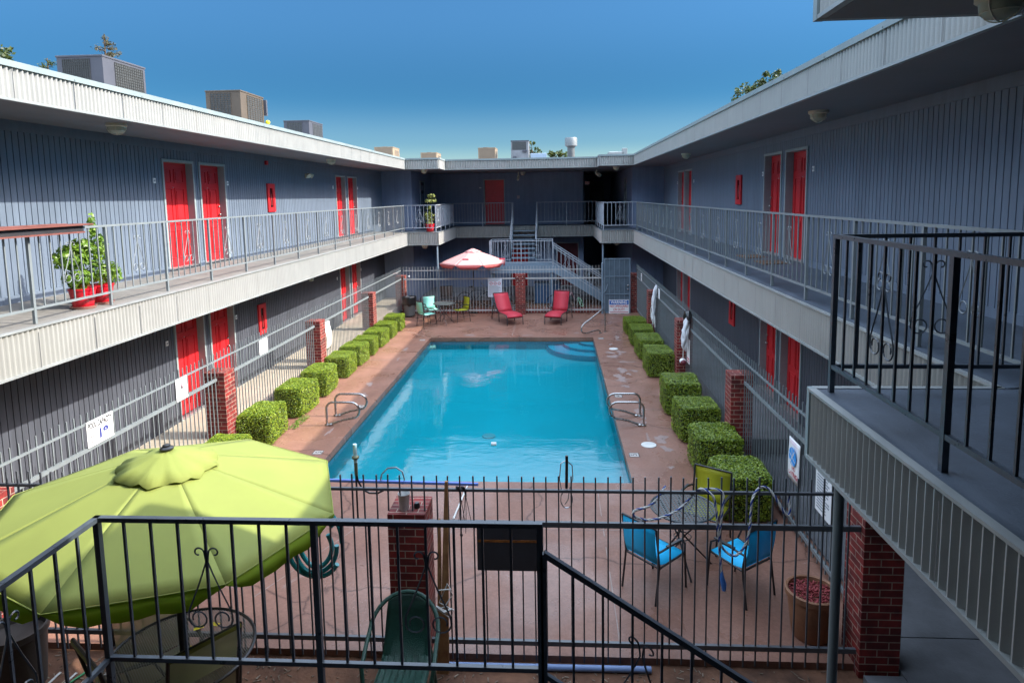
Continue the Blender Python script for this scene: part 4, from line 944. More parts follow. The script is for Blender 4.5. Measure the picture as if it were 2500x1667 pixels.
# ground ivy by the left hedges
mb = MB(); random.seed(5)
for i in range(240):
    x = random.uniform(-5.15,-4.98); y = random.uniform(11.6,12.3); z = random.uniform(.005,.05); l = random.uniform(.01,.025); a = random.uniform(0,6.28)
    mb.add([(x-l*cos(a),y-l*sin(a),z),(x+l*.6*sin(a),y-l*.6*cos(a),z+.006),(x+l*cos(a),y+l*sin(a),z),(x-l*.6*sin(a),y+l*.6*cos(a),z+.004)], [(0,1,2,3)])
tag(mb.build('ground_cover', M_BASIL, None, (-5.1,11.9,0)), 'low green weeds between two sunlit left hedges', 'weeds', kind='stuff')
mb = MB(); random.seed(41)
for i in range(420):
    if random.random() < .5: x = random.gauss(-5.05,.07); y = random.uniform(9.3,21.3)
    else: x = random.gauss(2.1,.09); y = random.uniform(8.2,20.9)
    l = random.uniform(.008,.02); a = random.uniform(0,6.28); z = .0045+.00002*i
    mb.add([(x-l*cos(a),y-l*sin(a),z),(x+l*.5*sin(a),y-l*.5*cos(a),z+.004),(x+l*cos(a),y+l*sin(a),z+.002),(x-l*.5*sin(a),y+l*.5*cos(a),z)], [(0,1,2,3)])
tag(mb.build('leaf_litter', mat("fallen leaf", (.14,.09,.035), .9, var=.5, scale=4, col2=(.28,.22,.07)), None, (-1.4,15,0)), 'fallen hedge leaves along both deck edges', 'litter', kind='stuff')
# ------------------------------------------------------------------ patio furniture
def chair_proto(sling, name, label, loc, rz, w=.46, group=None):
    """sling stacking chair facing -Y locally; seat .42, back .85"""
    t = thing(name, label, 'chair', loc, rz, group); h = w/2; r = .012
    mb = MB()
    for s in (-1,1):
        x = s*h
        mb.tube([(x,.26,0),(x,.215,.3),(x,.2,.42),(x,.26,.86)], r, 6)                                # rear leg and back upright
        mb.tube([(x,-.27,0),(x,-.24,.42),(x+s*.03,-.2,.56),(x+s*.035,-.12,.615),(x+s*.035,.05,.62),(x+s*.02,.2,.6),(x,.228,.585)], r, 6)  # front leg and arm
        mb.tube([(x,-.24,.42),(x,.2,.40)], r, 6)
    mb.tube([(-h,-.24,.42),(h,-.24,.42)], r, 6); mb.tube([(-h,.26,.86),(h,.26,.86)], r, 6); mb.tube([(-h,.2,.4),(h,.2,.4)], r, 6)
    mb.build('frame', M_BLACK, t, smooth=True)
    for s in (-1,1):
        mb = MB(); mb.bar((s*(h+.035),-.15,.632),(s*(h+.033),.12,.632),.034,.012); mb.build('armrest', M_BLACK, t, bevel=.004)
    mb = MB(); vs = []
    for i in range(7):
        tt = i/6; vs += [(-h+.012,-.24+.44*tt,.428-.025*sin(pi*tt)),(h-.012,-.24+.44*tt,.428-.025*sin(pi*tt))]
    mb.add(vs, [(2*i,2*i+1,2*i+3,2*i+2) for i in range(6)]); mb.build('seat', sling, t, smooth=True, solid=.004)
    mb = MB(); vs = []
    for i in range(7):
        tt = i/6; vs += [(-h+.012,.205+.055*tt+.02*sin(pi*tt),.44+.41*tt),(h-.012,.205+.055*tt+.02*sin(pi*tt),.44+.41*tt)]
    mb.add(vs, [(2*i,2*i+1,2*i+3,2*i+2) for i in range(6)]); mb.build('backrest', sling, t, smooth=True, solid=.004)
    return t
def face(dx, dy): return atan2(dx, -dy)     # local -Y turned to (dx,dy)
GC = 'sling chairs on the pool deck'
chair_proto(M_TEALS, 'patio_chair', 'mint sling chair nearest the left hedges at the far table', (-4.43,21.46,0), face(.77,.64), group=GC)
chair_proto(M_TEALS, 'patio_chair', 'mint sling chair behind the far table seen from the front', (-4.42,22.35,0), face(.5,-.86), group=GC)
chair_proto(M_LIMES, 'patio_chair', 'lime sling chair on the right of the far table', (-3.36,22.25,0), face(-.8,-.6), group=GC)
chair_proto(M_LIMES, 'patio_chair', 'lime sling chair beside the nearest shaded hedge', (1.86,7.82,0), face(-.55,-.84), .48, group=GC)
chair_proto(M_BLUES, 'patio_chair', 'bright blue sling chair left of the terracotta planter, turned right', (1.07,6.83,0), face(.74,.67), .47, group=GC)
chair_proto(M_BLUES, 'patio_chair', 'bright blue sling chair closest to the terracotta planter, turned left', (2.02,6.8,0), face(-.58,.81), .47, group=GC)
def lattice_table(loc, r, label, h=.72, seed=0):
    t = thing('bistro_table', label, 'table', loc, world=False, group='round lattice tables'); mb = MB()
    mb.tube([(r*cos(2*pi*i/40), r*sin(2*pi*i/40), h) for i in range(40)], .013, 6, closed=True); mb.build('table_rim', M_TABLE, t, smooth=True)
    mb = MB(); k = 9
    for d_ in range(2):
        for i in range(-k, k+1):
            x = i*r/k*.98; L = sqrt(max(0, r*r-x*x))
            a, b = ((x,-L,h+(.002 if d_ else -.002)),(x,L,h+(.002 if d_ else -.002))) if d_ else ((-L,x,h-.002),(L,x,h-.002)); mb.bar(a, b, r/k*.5, .003)
    mb.build('table_top', M_TABLE, t)
    for i in range(4):
        a = pi/4+i*pi/2; b = a+pi*.75; mb = MB(); mb.tube([(r*.8*cos(a), r*.8*sin(a), h-.01),(.0+.06*cos(a+1.2), .06*sin(a+1.2), h*.52),(r*.95*cos(b), r*.95*sin(b), 0)], .01, 6); mb.build('leg', M_BLACK, t, smooth=True)
    mb = MB(); mb.tube([(.1*cos(2*pi*i/16), .1*sin(2*pi*i/16), h*.5) for i in range(16)], .006, 5, closed=True); mb.build('leg_ring', M_BLACK, t, smooth=True)
    t.rotation_euler = (0,0,seed); return t
lattice_table((-3.87,21.8,0), .37, 'round grey lattice table at the far left end of deck', seed=.4)
lattice_table((1.47,7.27,0), .37, 'round grey lattice table between the bright blue chairs', seed=.1)
def lounger(loc, rz, label, back=58):
    """head towards +Y locally, foot at y=0"""
    t = thing('sun_lounger', label, 'sun lounger', loc, rz, 'red sling loungers at the far end'); h = .29; r = .014; L = .92; bl = .74; ca, sa = cos(RAD(back)), sin(RAD(back))
    hx = (L, .33); top = (L+bl*ca, .33+bl*sa)
    mb = MB()
    for s in (-1,1):
        x = s*h; mb.tube([(x,0,.0),(x,.03,.27),(x,.08,.33),(x,.35,.36),(x,L,.33)], r, 6); mb.tube([(x,L,.33),(x,top[0],top[1])], r, 6); mb.tube([(x,L,.33),(x,L+.35,.3)], r, 6)
        mb.tube([(x,L-.15,0),(x,L-.12,.34),(x+s*.05,L-.06,.5),(x+s*.06,L+.1,.56),(x+s*.06,L+.28,.53),(x+s*.05,L+.36,.42),(x+s*.03,L+.5,0)], r*1.15, 6)
        mb.tube([(x,L+.33,.31),(x,L+.28,.62)], r*.8, 6)
    mb.tube([(-h,.03,.25),(h,.03,.25)], r, 6); mb.tube([(-h,top[0],top[1]),(h,top[0],top[1])], r, 6); mb.tube([(-h,L+.35,.3),(h,L+.35,.3)], r, 6)
    mb.build('frame', M_BLACK, t, smooth=True)
    mb = MB(); prof = [(.0,.27),(.02,.31),(.07,.345),(.2,.362),(.45,.365),(.7,.35),(L,.34)]; vs = []
    for y, z in prof: vs += [(-h+.013,y,z),(h-.013,y,z)]
    mb.add(vs, [(2*i,2*i+1,2*i+3,2*i+2) for i in range(len(prof)-1)]); mb.build('seat', M_REDS, t, smooth=True, solid=.004)
    mb = MB(); vs = []
    for i in range(7): q = i/6; vs += [(-h+.013,L+bl*ca*q+.01,.345+bl*sa*q-.02*sin(pi*q)),(h-.013,L+bl*ca*q+.01,.345+bl*sa*q-.02*sin(pi*q))]
    mb.add(vs, [(2*i,2*i+1,2*i+3,2*i+2) for i in range(6)]); mb.build('backrest', M_REDS, t, smooth=True, solid=.004)
    return t
lounger((-1.38,21.5,0), atan2(.44,.9), 'red sling lounger under the pictogram board', 55)
lounger((-.1,21.5,0), -atan2(.27,.96), 'red sling lounger with upright back right of the far brick pillar', 66)
# bagged rubbish bin
t = thing('trash_can', 'grey bin with black bag beside the far left pillar', 'bin', (-5.42,23.22,0), world=True)
mb = MB(); mb.lathe([(.17,.02),(.2,.05),(.235,.7),(.24,.72)], 20, (-5.42,23.22,0)); mb.build('bin_body', M_BIN, t, smooth=True)
mb = MB(); random.seed(2); prof = [(.245,.46),(.262,.5),(.255,.58),(.268,.68),(.262,.74),(.24,.755),(.22,.7)]
mb.lathe(prof, 26, (-5.42,23.22,0), cap=False)
mb.v = [(x+random.uniform(-.014,.014), y+random.uniform(-.014,.014), z+(random.uniform(-.07,.02) if z < .48 else random.uniform(-.012,.012))) for x,y,z in mb.v]; mb.build('bin_bag', M_PLAS, t, smooth=True)
mb = MB(); mb.bar((-5.55,23.05,.02),(-5.28,23.05,.02),.05,.05); mb.build('bin_foot', M_PLAS, t)
# ------------------------------------------------------------------ parasols
def parasol(c, r, ze, za, rot, m, label, tilt=(0,0), n=8, val=.17, ztop=None, pole=True, capr=.34, base=0., vm=None):
    t = thing('parasol', label, 'parasol', (c[0],c[1],base), world=True, group='parasols by the pool')
    def P(a, q, dz=0., ch=1.):   # a angle, q 0..1 from apex to edge, ch shortens the radius between ribs so that panels stay flat
        z = za+(ze-za)*q+.006*sin(pi*q); dx, dy = r*q*ch*cos(a), r*q*ch*sin(a); return (c[0]+dx, c[1]+dy, z+tilt[0]*dx+tilt[1]*dy+dz)
    mb = MB(); ns = 10; nr = 12
    for g_ in range(n):
        vs = []; fs = []
        for i in range(ns+1):
            k = i/ns; a = rot+2*pi*(g_+k)/n; chord = cos(pi/n)/cos((k-.5)*2*pi/n)
            for j in range(nr+1):
                q = .02+.98*j/nr; sag = -.005*sin(pi*k)*q*(1.3-q)+.003*sin(9*q+g_)*sin(pi*k); vs.append(P(a, q, sag, chord))
        for i in range(ns):
            for j in range(nr): fs.append((i*(nr+1)+j, (i+1)*(nr+1)+j, (i+1)*(nr+1)+j+1, i*(nr+1)+j+1))
        mb.add(vs, fs)
    cnp = mb.build('canopy', m, t, smooth=True, solid=.003)
    mb = MB()
    for g_ in range(n):
        va = []
        for k in range(ns+1):
            kk = k/ns; a = rot+2*pi*(g_+kk)/n; chord = cos(pi/n)/cos((kk-.5)*2*pi/n); sag = -.012*sin(pi*kk)*.3; p = Vector(P(a, 1., sag, chord)); cut = .05*(1 if 0 < k < ns else 0)
            tap = min(1, min(kk,1-kk)*6.5); o_ = Vector((cos(a),sin(a),0))
            va += [p, p+o_*(.004+.012*sin(kk*19+g_))+Vector((0,0,-val*(.06+.94*tap)+.006*sin(kk*23)))]
        mb.add(va, [(2*k,2*k+2,2*k+3,2*k+1) for k in range(ns)])
    mb.build('valance', vm or m, cnp, smooth=True, solid=.003)
    mb = MB(); pp = []
    for g_ in range(n):
        for k in range(ns): kk = k/ns; a = rot+2*pi*(g_+kk)/n; pp.append(Vector(P(a, 1., -.012*sin(pi*kk)*.3, cos(pi/n)/cos((kk-.5)*2*pi/n)))+Vector((cos(a),sin(a),0))*.006)
    mb.tube(pp, .0042, 5, closed=True); mb.build('piping', m, cnp, smooth=True)
    mb = MB(); vs = []; fs = []; nn = 64
    for i in range(nn):
        a = 2*pi*i/nn; w_ = 1+.04*sin(8*a+.4)+.03*sin(13*a)
        for j, (q, dz) in enumerate(((.03,.04),(.3,.036),(.65,.024+.005*sin(11*a)),(1.,.012+.012*sin(8*a+1.2)+.009*sin(19*a)))): p = P(a, capr/r*q*w_, dz); vs.append(p)
    for i in range(nn):
        for j in range(3): fs.append((i*4+j, ((i+1)%nn)*4+j, ((i+1)%nn)*4+j+1, i*4+j+1))
    mb.add(vs, fs); mb.build('vent_cap', m, cnp, smooth=True, solid=.003)
    mb = MB(); mb.lathe([(.05,.0),(.052,.012),(.03,.024),(.028,.036),(.01,.04)], 14, P(0,0,.034)); mb.build('finial', M_PLAS, t, smooth=True)
    for k in range(n):
        a = rot+2*pi*k/n; mb = MB(); mb.tube([P(a,.03,-.02), P(a,.98,-.018)], .008, 5); mb.build('rib', M_BLACK, t)
    mb = MB(); mb.tube([(c[0]-.0,c[1],base+.02),(c[0],c[1],za-.02)], .022, 12); mb.build('pole', M_BLACK, t, smooth=True)
    mb = MB(); mb.lathe([(.25,0),(.25,.05),(.08,.09),(.03,.1)], 20, (c[0],c[1],base)); mb.build('parasol_base', M_BLACK, t, smooth=True)
    return t
parasol((-3.05,4.66), 1.3, 2.0, 2.42, RAD(-90), M_LIME, 'big lime parasol in the left foreground half in shade', tilt=(-.045,.02), base=-.07, val=.13, capr=.36, vm=mat('lime valance canvas', (.36,.52,.05), .8, var=.06, trans=.65))
parasol((-3.1,23.95), 1.28, 1.93, 2.42, RAD(-90+22.5), M_PINK, 'faded pink red parasol above the far fence', val=.14, capr=.3, vm=mat('red valance canvas', (.5,.1,.1), .75, var=.06, trans=.25))
# foreground mesh table, olive chairs, tape
def mesh_table(c, r, h):
    t = thing('mesh_table', 'round wire mesh table under the big lime parasol', 'table', (c[0],c[1],-.07), world=True)
    mb = MB(); mb.tube([(c[0]+r*cos(2*pi*i/48), c[1]+r*sin(2*pi*i/48), h) for i in range(48)], .014, 6, closed=True); mb.build('table_rim', M_BLACK, t, smooth=True)
    mb = MB(); k = 34; s = sqrt(.5)
    for d_ in range(2):
        for i in range(-k, k+1):
            x = i*r/k; L = sqrt(max(0, r*r-x*x)); dx, dy = (s, s) if d_ else (s, -s); nx, ny = -dy, dx
            mb.bar((c[0]+nx*x-dx*L, c[1]+ny*x-dy*L, h+.001*d_),(c[0]+nx*x+dx*L, c[1]+ny*x+dy*L, h+.001*d_), .0032, .003)
    mb.build('table_top', mat("wire mesh", (.2,.2,.18), .4, metal=.4, var=.1), t)
    mb = MB()
    for i in range(4): a = i*pi/2+.5; mb.bar((c[0],c[1],h-.02),(c[0]+r*cos(a),c[1]+r*sin(a),h-.02),.02,.012)
    mb.build('table_brace', M_BLACK, t)
    for i in range(4): a = i*pi/2+.5; mb = MB(); mb.tube([(c[0]+r*.8*cos(a),c[1]+r*.8*sin(a),h-.03),(c[0]+r*.7*cos(a),c[1]+r*.7*sin(a),-.07)], .014, 6); mb.build('leg', M_BLACK, t, smooth=True)
mesh_table((-3.09,4.7), .56, .71)
def olive_chair(loc, rz, label):
    t = thing('sling_chair', label, 'chair', loc, rz, 'olive sling chairs round the mesh table'); h = .27; r = .014; mb = MB()
    for s in (-1,1):
        x = s*h; mb.tube([(x,.28,0),(x,.2,.36),(x,.24,.6),(x,.36,1.13)], r, 6); mb.tube([(x,-.3,0),(x,-.27,.42),(x+s*.03,-.18,.62),(x+s*.03,.1,.66),(x,.25,.64)], r, 6); mb.tube([(x,-.27,.42),(x,.2,.38)], r, 6)
    mb.tube([(-h,.36,1.13),(h,.36,1.13)], r, 6); mb.tube([(-h,-.27,.42),(h,-.27,.42)], r, 6); mb.build('frame', M_BLACK, t, smooth=True)
    mb = MB(); vs = []
    for y, z in ((-.27,.43),(-.1,.41),(.1,.39),(.19,.4)): vs += [(-h+.01,y,z),(h-.01,y,z)]
    mb.add(vs, [(2*i,2*i+1,2*i+3,2*i+2) for i in range(3)]); mb.build('seat', M_OLIVE, t, smooth=True, solid=.004)
    mb = MB(); vs = []
    for y, z in ((.2,.42),(.235,.6),(.275,.8),(.32,.98),(.36,1.13)): vs += [(-h+.01,y-.012,z),(h-.01,y-.012,z)]
    mb.add(vs, [(2*i,2*i+1,2*i+3,2*i+2) for i in range(4)]); mb.build('backrest', M_OLIVE, t, smooth=True, solid=.004)
    mb = MB(); mb.bar((-h,.363,1.115),(h,.363,1.115),.03,.035); mb.build('top_band', mat("olive trim", (.16,.18,.03), .6, var=.1), t, bevel=.006)
def oc(mx, my, fx, fy, label):    # mid point of the back top given
    L = hypot(fx,fy); fx/=L; fy/=L; olive_chair((mx+fx*.36, my+fy*.36, -.07), face(fx,fy), label)
oc(-2.68, 4.38, -.79, .61, 'olive sling chair on the right of the mesh table')
oc(-3.5, 4.2, .58, .81, 'olive sling chair at the near left of the mesh table')
oc(-3.75, 5.2, .75, -.6, 'olive sling chair behind the mesh table by the fence')
mb = MB(); pts = [(-3.02,4.74,.74),(-2.99,4.72,.735),(-2.96,4.66,.72),(-2.97,4.6,.6),(-2.98,4.55,.45),(-2.99,4.5,.3),(-3.02,4.45,.1),(-3.0,4.4,-.03)]; mb.cur = 0
seq = []
for i in range(len(pts)-1):
    for k in range(3): seq.append(Vector(pts[i])+(Vector(pts[i+1])-Vector(pts[i]))*k/3)
for i in range(len(seq)-1):
    a, b_ = seq[i], seq[i+1]; wv = Vector((.02,.012*sin(i),0)); mb.cur = 0 if i % 4 < 3 else 1; mb.quad(a-wv, a+wv, b_+wv, b_-wv)
for q in ((-3.1,4.98,.725,.5),(-2.98,5.03,.725,-.3)):
    c = Vector(q[:3]); a = Vector((cos(q[3]),sin(q[3]),.1))*.04; b_ = Vector((-sin(q[3]),cos(q[3]),0))*.02; mb.cur = 0; mb.quad(c-a-b_, c+a-b_, c+a+b_, c-a+b_)
tag(mb.build('caution_tape', [M_YEL, M_BLACK], None, (-3.0,4.6,0), solid=.001), 'yellow and black tape hanging through the mesh table', 'tape')
# green wicker armchair
t = thing('wicker_chair', 'dark green wicker armchair with rounded arms before the near brick pillar', 'chair', (-1.34,5.02,-.07), face(.05,-1))
mb = MB(); vs = []; nseg = 10
pr = [(-.26,.36),(-.2,.4),(-.05,.39),(.1,.37),(.2,.4),(.26,.55),(.31,.75),(.34,.9)]
for i,(y,z) in enumerate(pr):
    for j in range(nseg+1): u = j/nseg-.5; wd = .44 if i < 5 else .44-.03*(i-4); vs.append((u*wd, y+.03*cos(u*pi)*(1 if i > 4 else 0), z-(.03*cos(u*pi) if i < 4 else 0)-(.16*u*u if i == 7 else 0)))
mb.add(vs, [(i*(nseg+1)+j, i*(nseg+1)+j+1, (i+1)*(nseg+1)+j+1, (i+1)*(nseg+1)+j) for i in range(len(pr)-1) for j in range(nseg)]); mb.build('seat_shell', M_WICK, t, smooth=True, solid=.012)
mb = MB()
for j in range(9):
    u = j/8-.5; mb.tube([(u*.43, y+.008, z+.012-(.03*cos(u*pi) if i < 4 else 0)) for i,(y,z) in enumerate(pr[:5])], .006, 5)
mb.build('wicker_strand', M_WICK, t, smooth=True)
mb = MB(); P = [(-.27,-.3,0),(-.27,-.27,.4),(-.3,-.2,.6),(-.3,.0,.68)]+[(-.3*cos(a), .1+.24*sin(a), .7+.22*sin(a)) for a in [pi*i/14 for i in range(15)]]+[(.3,.0,.68),(.3,-.2,.6),(.27,-.27,.4),(.27,-.3,0)]
mb.tube(P, .019, 8); mb.build('arm_loop', M_WICK, t, smooth=True)
for s in (-1,1): mb = MB(); mb.tube([(s*.2,.25,.45),(s*.24,.3,0)], .015, 8); mb.build('leg', M_WICK, t, smooth=True)
# ------------------------------------------------------------------ things on and by the near fence
mb = MB(); c = (-1.447,5.7,1.45); mb.lathe([(.041,0),(.043,.004),(.054,.155),(.058,.16),(.057,.163),(.052,.155),(.04,.02)], 24, c, cap=False); t = tag(mb.build('plastic_cup', M_CUP, None, c, smooth=True), 'cloudy plastic cup on top of the near brick pillar', 'cup')
mb = MB(); mb.lathe([(.001,.12),(.05,.12)], 20, c, cap=False); mb.build('cup_content', M_COPE, t)
mb = MB(); c = (-1.335,5.74,1.45); mb.lathe([(.028,0),(.03,.01),(.03,.03),(.02,.05),(.001,.052)], 14, c); t = tag(mb.build('small_jar', M_PLAS, None, c, smooth=True), 'small black jar with white lid on near brick pillar', 'jar')
mb = MB(); mb.lathe([(.018,.05),(.018,.058),(.001,.06)], 12, c); mb.build('lid', M_WHITE, t, smooth=True)
for i,(x,w_,top,tl,lab) in enumerate(((-1.045,.045,1.77,.0,'tall weathered plank leaning beside the near brick pillar'),(-1.12,.03,1.4,.03,'short split plank leaning beside the near brick pillar'))):
    mb = MB(); n = 6; vs = []; random.seed(4+i)
    for k in range(n+1):
        q = k/n; z = -.07+(top+.07)*q; wv = (w_*1.5*(1-q)+w_*.5*q)+random.uniform(-.004,.004); x_ = x-.03+.05*q+tl*(1-q); y_ = 5.52+.1*q
        vs += [(x_-wv/2*1.3,y_-.012,z),(x_+wv/2*1.3,y_-.012,z),(x_+wv/2*1.3,y_+.012,z+random.uniform(0,.02)),(x_-wv/2*1.3,y_+.012,z)]
    fs = [(0,3,2,1),(4*n,4*n+1,4*n+2,4*n+3)]
    for k in range(n):
        for j in range(4): fs.append((4*k+j,4*k+(j+1)%4,4*k+4+(j+1)%4,4*k+4+j))
    mb.add(vs, fs); tag(mb.build('wood_plank', M_WOOD, None, (x,5.55,-.07), normals=True), lab, 'plank', 'planks by the near fence')
mb = MB(); P = [(-1.1,5.49,.78),(-1.0,5.48,.8),(-.98,5.52,.72),(-1.05,5.49,.62),(-1.12,5.48,.6),(-1.0,5.5,.5),(-.97,5.5,.58),(-1.1,5.49,.66),(-1.02,5.5,.84),(-.99,5.5,.78)]
mb.tube(P, .006, 5); mb.tube([(-1.13,5.49,.62),(-1.05,5.47,.58),(-.98,5.49,.6)], [.012,.02,.01], 6); tag(mb.build('cord', M_ROPE, None, (-1.05,5.49,.7), smooth=True), 'white cord knotted round the leaning planks', 'cord')
mb = MB()
for q, ph in ((.27,0.),(.22,.6),(.16,1.2)):
    ctr = (-2.36+.02*q,5.75+.02*ph,1.08-(.27-q)*.4); mb.tube([(ctr[0]+q*cos(a+ph), ctr[1]+.015*sin(3*a), ctr[2]+q*1.42*sin(a+ph)*(1-.2*q)) for a in [2*pi*i/40 for i in range(37)]], .023, 8)
tag(mb.build('garden_hose', M_HOSE, None, (-2.36,5.75,.7), smooth=True), 'coiled green hose hung on the near fence beside the lime parasol', 'hose')
mb = MB(); mb.tube([(-4.2,5.84,1.7),(-.75,5.79,1.665)], .017, 8); t = tag(mb.build('pool_pole', M_POLEB, None, (-2.4,5.8,1.68), smooth=True), 'long blue pole resting along the near fence top rail', 'pole', 'pool poles on the near fence')
mb = MB(); mb.tube([(-4.0,5.77,1.63),(.6,5.75,1.625)], .011, 8); t = tag(mb.build('pool_pole', M_POLES, None, (-1.6,5.76,1.625), smooth=True), 'thin silver pole with red end along the near fence', 'pole', 'pool poles on the near fence')
mb = MB(); mb.tube([(.59,5.75,1.625),(.69,5.75,1.624)], .014, 8); mb.tube([(-.08,5.75,1.626),(.03,5.75,1.625)], .014, 8); mb.build('grip', M_REDI, t, smooth=True)
mb = MB(); mb.tube([(-1.36,9.32,.02),(-1.42,8.24,.02)], .013, 8); tag(mb.build('white_pole', M_MANH, None, (-1.4,8.8,0), smooth=True), 'short white pole lying across the deck near the pool', 'pole')
t = thing('wall_brush', 'black brush handle with wire loop standing above the near fence', 'brush', (.085,5.74,1.4), world=True)
mb = MB(); mb.tube([(.085,5.74,1.66),(.088,5.74,1.79),(.09,5.74,1.975)], .014, 8); mb.build('brush_handle', M_PLAS, t, smooth=True)
mb = MB(); mb.tube([(.085+.055*cos(a), 5.74, 1.55+.085*sin(a)) for a in [2*pi*i/24 for i in range(24)]], .005, 5, closed=True); mb.tube([(.045,5.74,1.6),(.02,5.74,1.75),(.035,5.74,1.9),(.085,5.74,1.93),(.14,5.74,1.88),(.145,5.74,1.75),(.11,5.74,1.64),(.1,5.74,1.55),(.07,5.74,1.5)], .005, 5); mb.build('wire_loop', M_POLES, t, smooth=True)
t = thing('water_nozzle', 'brass and white nozzle on a green stem above the near fence', 'nozzle', (-1.92,5.77,1.5), world=True)
mb = MB(); mb.tube([(-1.918,5.77,1.88),(-1.92,5.77,2.06)], .018, 10); mb.build('nozzle', mat("pale blue plastic", (.35,.55,.6), .4, var=.1), t, smooth=True)
mb = MB(); mb.ball((-1.918,5.77,1.93), .036, 12, 6, (1,1,.6)); mb.tube([(-1.918,5.77,1.75),(-1.918,5.77,1.93)], .017, 8); mb.build('fitting', mat("brass green", (.15,.16,.09), .4, metal=.5, var=.3), t, smooth=True)
mb = MB(); mb.tube([(-1.918,5.77,1.8),(-1.905,5.77,1.7),(-1.87,5.78,1.61),(-1.8,5.78,1.57),(-1.72,5.78,1.57),(-1.66,5.78,1.6)], .009, 6); mb.tube([(-1.92,5.77,1.76),(-1.915,5.75,1.55),(-1.91,5.74,1.3)], .009, 6); mb.build('supply_tube', M_PLAS, t, smooth=True)
mb = MB(); mb.tube([(-1.7,5.8,1.66),(-1.68,5.8,1.75),(-1.62,5.8,1.81),(-1.54,5.8,1.82),(-1.48,5.8,1.78),(-1.46,5.8,1.7),(-1.48,5.8,1.65)], .007, 6); tag(mb.build('wire_hoop', M_POLES, None, (-1.58,5.8,1.66), smooth=True), 'thin wire hoop standing on the near fence poles', 'wire')
t = thing('bungee_strap', 'black strap with hooks hung over the near fence rail', 'strap', (-.9,5.66,1.2), world=True)
mb = MB()
for x in (-.93,-.88): mb.tube([(x-.02,5.7,1.645),(x-.01,5.69,1.685),(x+.01,5.66,1.69),(x+.025,5.65,1.66),(x+.03,5.65,1.61)], [.006,.011,.012,.012,.008], 6)
mb.build('strap_hook', M_PLAS, t, smooth=True)
mb = MB()
for x0, x1, z1 in ((-.905,-.93,1.3),(-.9,-.86,1.3),(-.855,-.9,1.28),(-.85,-.8,1.33),(-.852,-.86,1.25)): mb.tube([(x0,5.65,1.61),((x0+x1)/2+.005,5.645,1.45),(x1,5.65,z1)], .003, 4)
mb.tube([(-.915,5.65,1.24),(-.9,5.64,1.21),(-.89,5.65,1.24)], .006, 5); mb.build('strap_cord', M_PLAS, t, smooth=True)
mb = MB(); mb.tube([(-1.05,5.585,-.04),(.86,5.6,-.04)], .03, 10); t = tag(mb.build('pvc_pipe', M_BLUEP, None, (-.1,5.59,-.05), smooth=True), 'pale blue pipe lying along the dirt at the near fence', 'pipe')
mb = MB(); mb.tube([(-1.09,5.585,-.04),(-1.0,5.586,-.04)], .036, 10); mb.build('pipe_cap', M_MANH, t, smooth=True)
# twisted rope over the fence
def twist(P, r, name, label):
    # resample
    pts = [Vector(p) for p in P]; out = []
    for i in range(len(pts)-1):
        p0, p1, p2, p3 = pts[max(i-1,0)], pts[i], pts[i+1], pts[min(i+2,len(pts)-1)]
        for k in range(14):
            t_ = k/14; out.append(.5*((2*p1)+(p2-p0)*t_+(2*p0-5*p1+4*p2-p3)*t_**2+(3*p1-p0-3*p2+p3)*t_**3))
    out.append(pts[-1]); mb = MB(); s = 0; L = [0]
    for a, b_ in zip(out[:-1], out[1:]): L.append(L[-1]+(b_-a).length)
    for st_i, m_ in ((0,0),(1,1),(2,0)):
        mb.cur = m_; q = []
        for i, p in enumerate(out):
            d_ = (out[min(i+1,len(out)-1)]-out[max(i-1,0)]).normalized(); u = d_.cross(Vector((0,1,0.01))).normalized(); v = d_.cross(u); a = L[i]/.012*.9+st_i*2.094
            a = L[i]*55+st_i*2.094; q.append(p+(u*cos(a)+v*sin(a))*r*.55)
        mb.tube(q, r*.62, 5)
    t = tag(mb.build(name, [M_ROPE, M_ROPEB], None, (1.5,5.66,1.2), smooth=True), label, 'rope'); return t
t = twist([(1.01,5.8,1.66),(.86,5.66,1.55),(.705,5.65,1.49),(.72,5.65,1.43),(.88,5.65,1.41),(1.1,5.66,1.5),(1.26,5.69,1.66),(1.33,5.67,1.695),(1.41,5.64,1.64),(1.44,5.64,1.5),(1.455,5.64,1.35),(1.48,5.64,1.2),(1.54,5.64,1.11),(1.62,5.64,1.08),(1.7,5.64,1.17),(1.74,5.64,1.32),(1.75,5.64,1.5),(1.76,5.64,1.62),(1.82,5.68,1.7),(1.9,5.69,1.71),(1.97,5.66,1.63),(2.03,5.64,1.52),(2.08,5.64,1.47),(2.1,5.66,1.52),(2.095,5.7,1.66)], .011, 'twisted_rope', 'white and blue twisted rope looped over the near fence by blue chairs')
twist([(1.27,5.7,1.67),(1.4,5.7,1.69),(1.5,5.66,1.67),(1.495,5.64,1.5),(1.47,5.64,1.2),(1.49,5.64,1.02),(1.5,5.64,.9)], .009, 'rope_end', 'hanging end of twisted rope with blue tassel over near fence')
mb = MB(); mb.tube([(1.5,5.64,.93),(1.505,5.64,.86),(1.52,5.64,.8),(1.525,5.64,.74)], [.008,.02,.026,.018], 8); tag(mb.build('rope_tassel', mat("blue tassel", (.05,.2,.6), .8, var=.2), None, (1.5,5.64,.74), smooth=True), 'blue frayed tassel on the rope end at near fence', 'tassel')
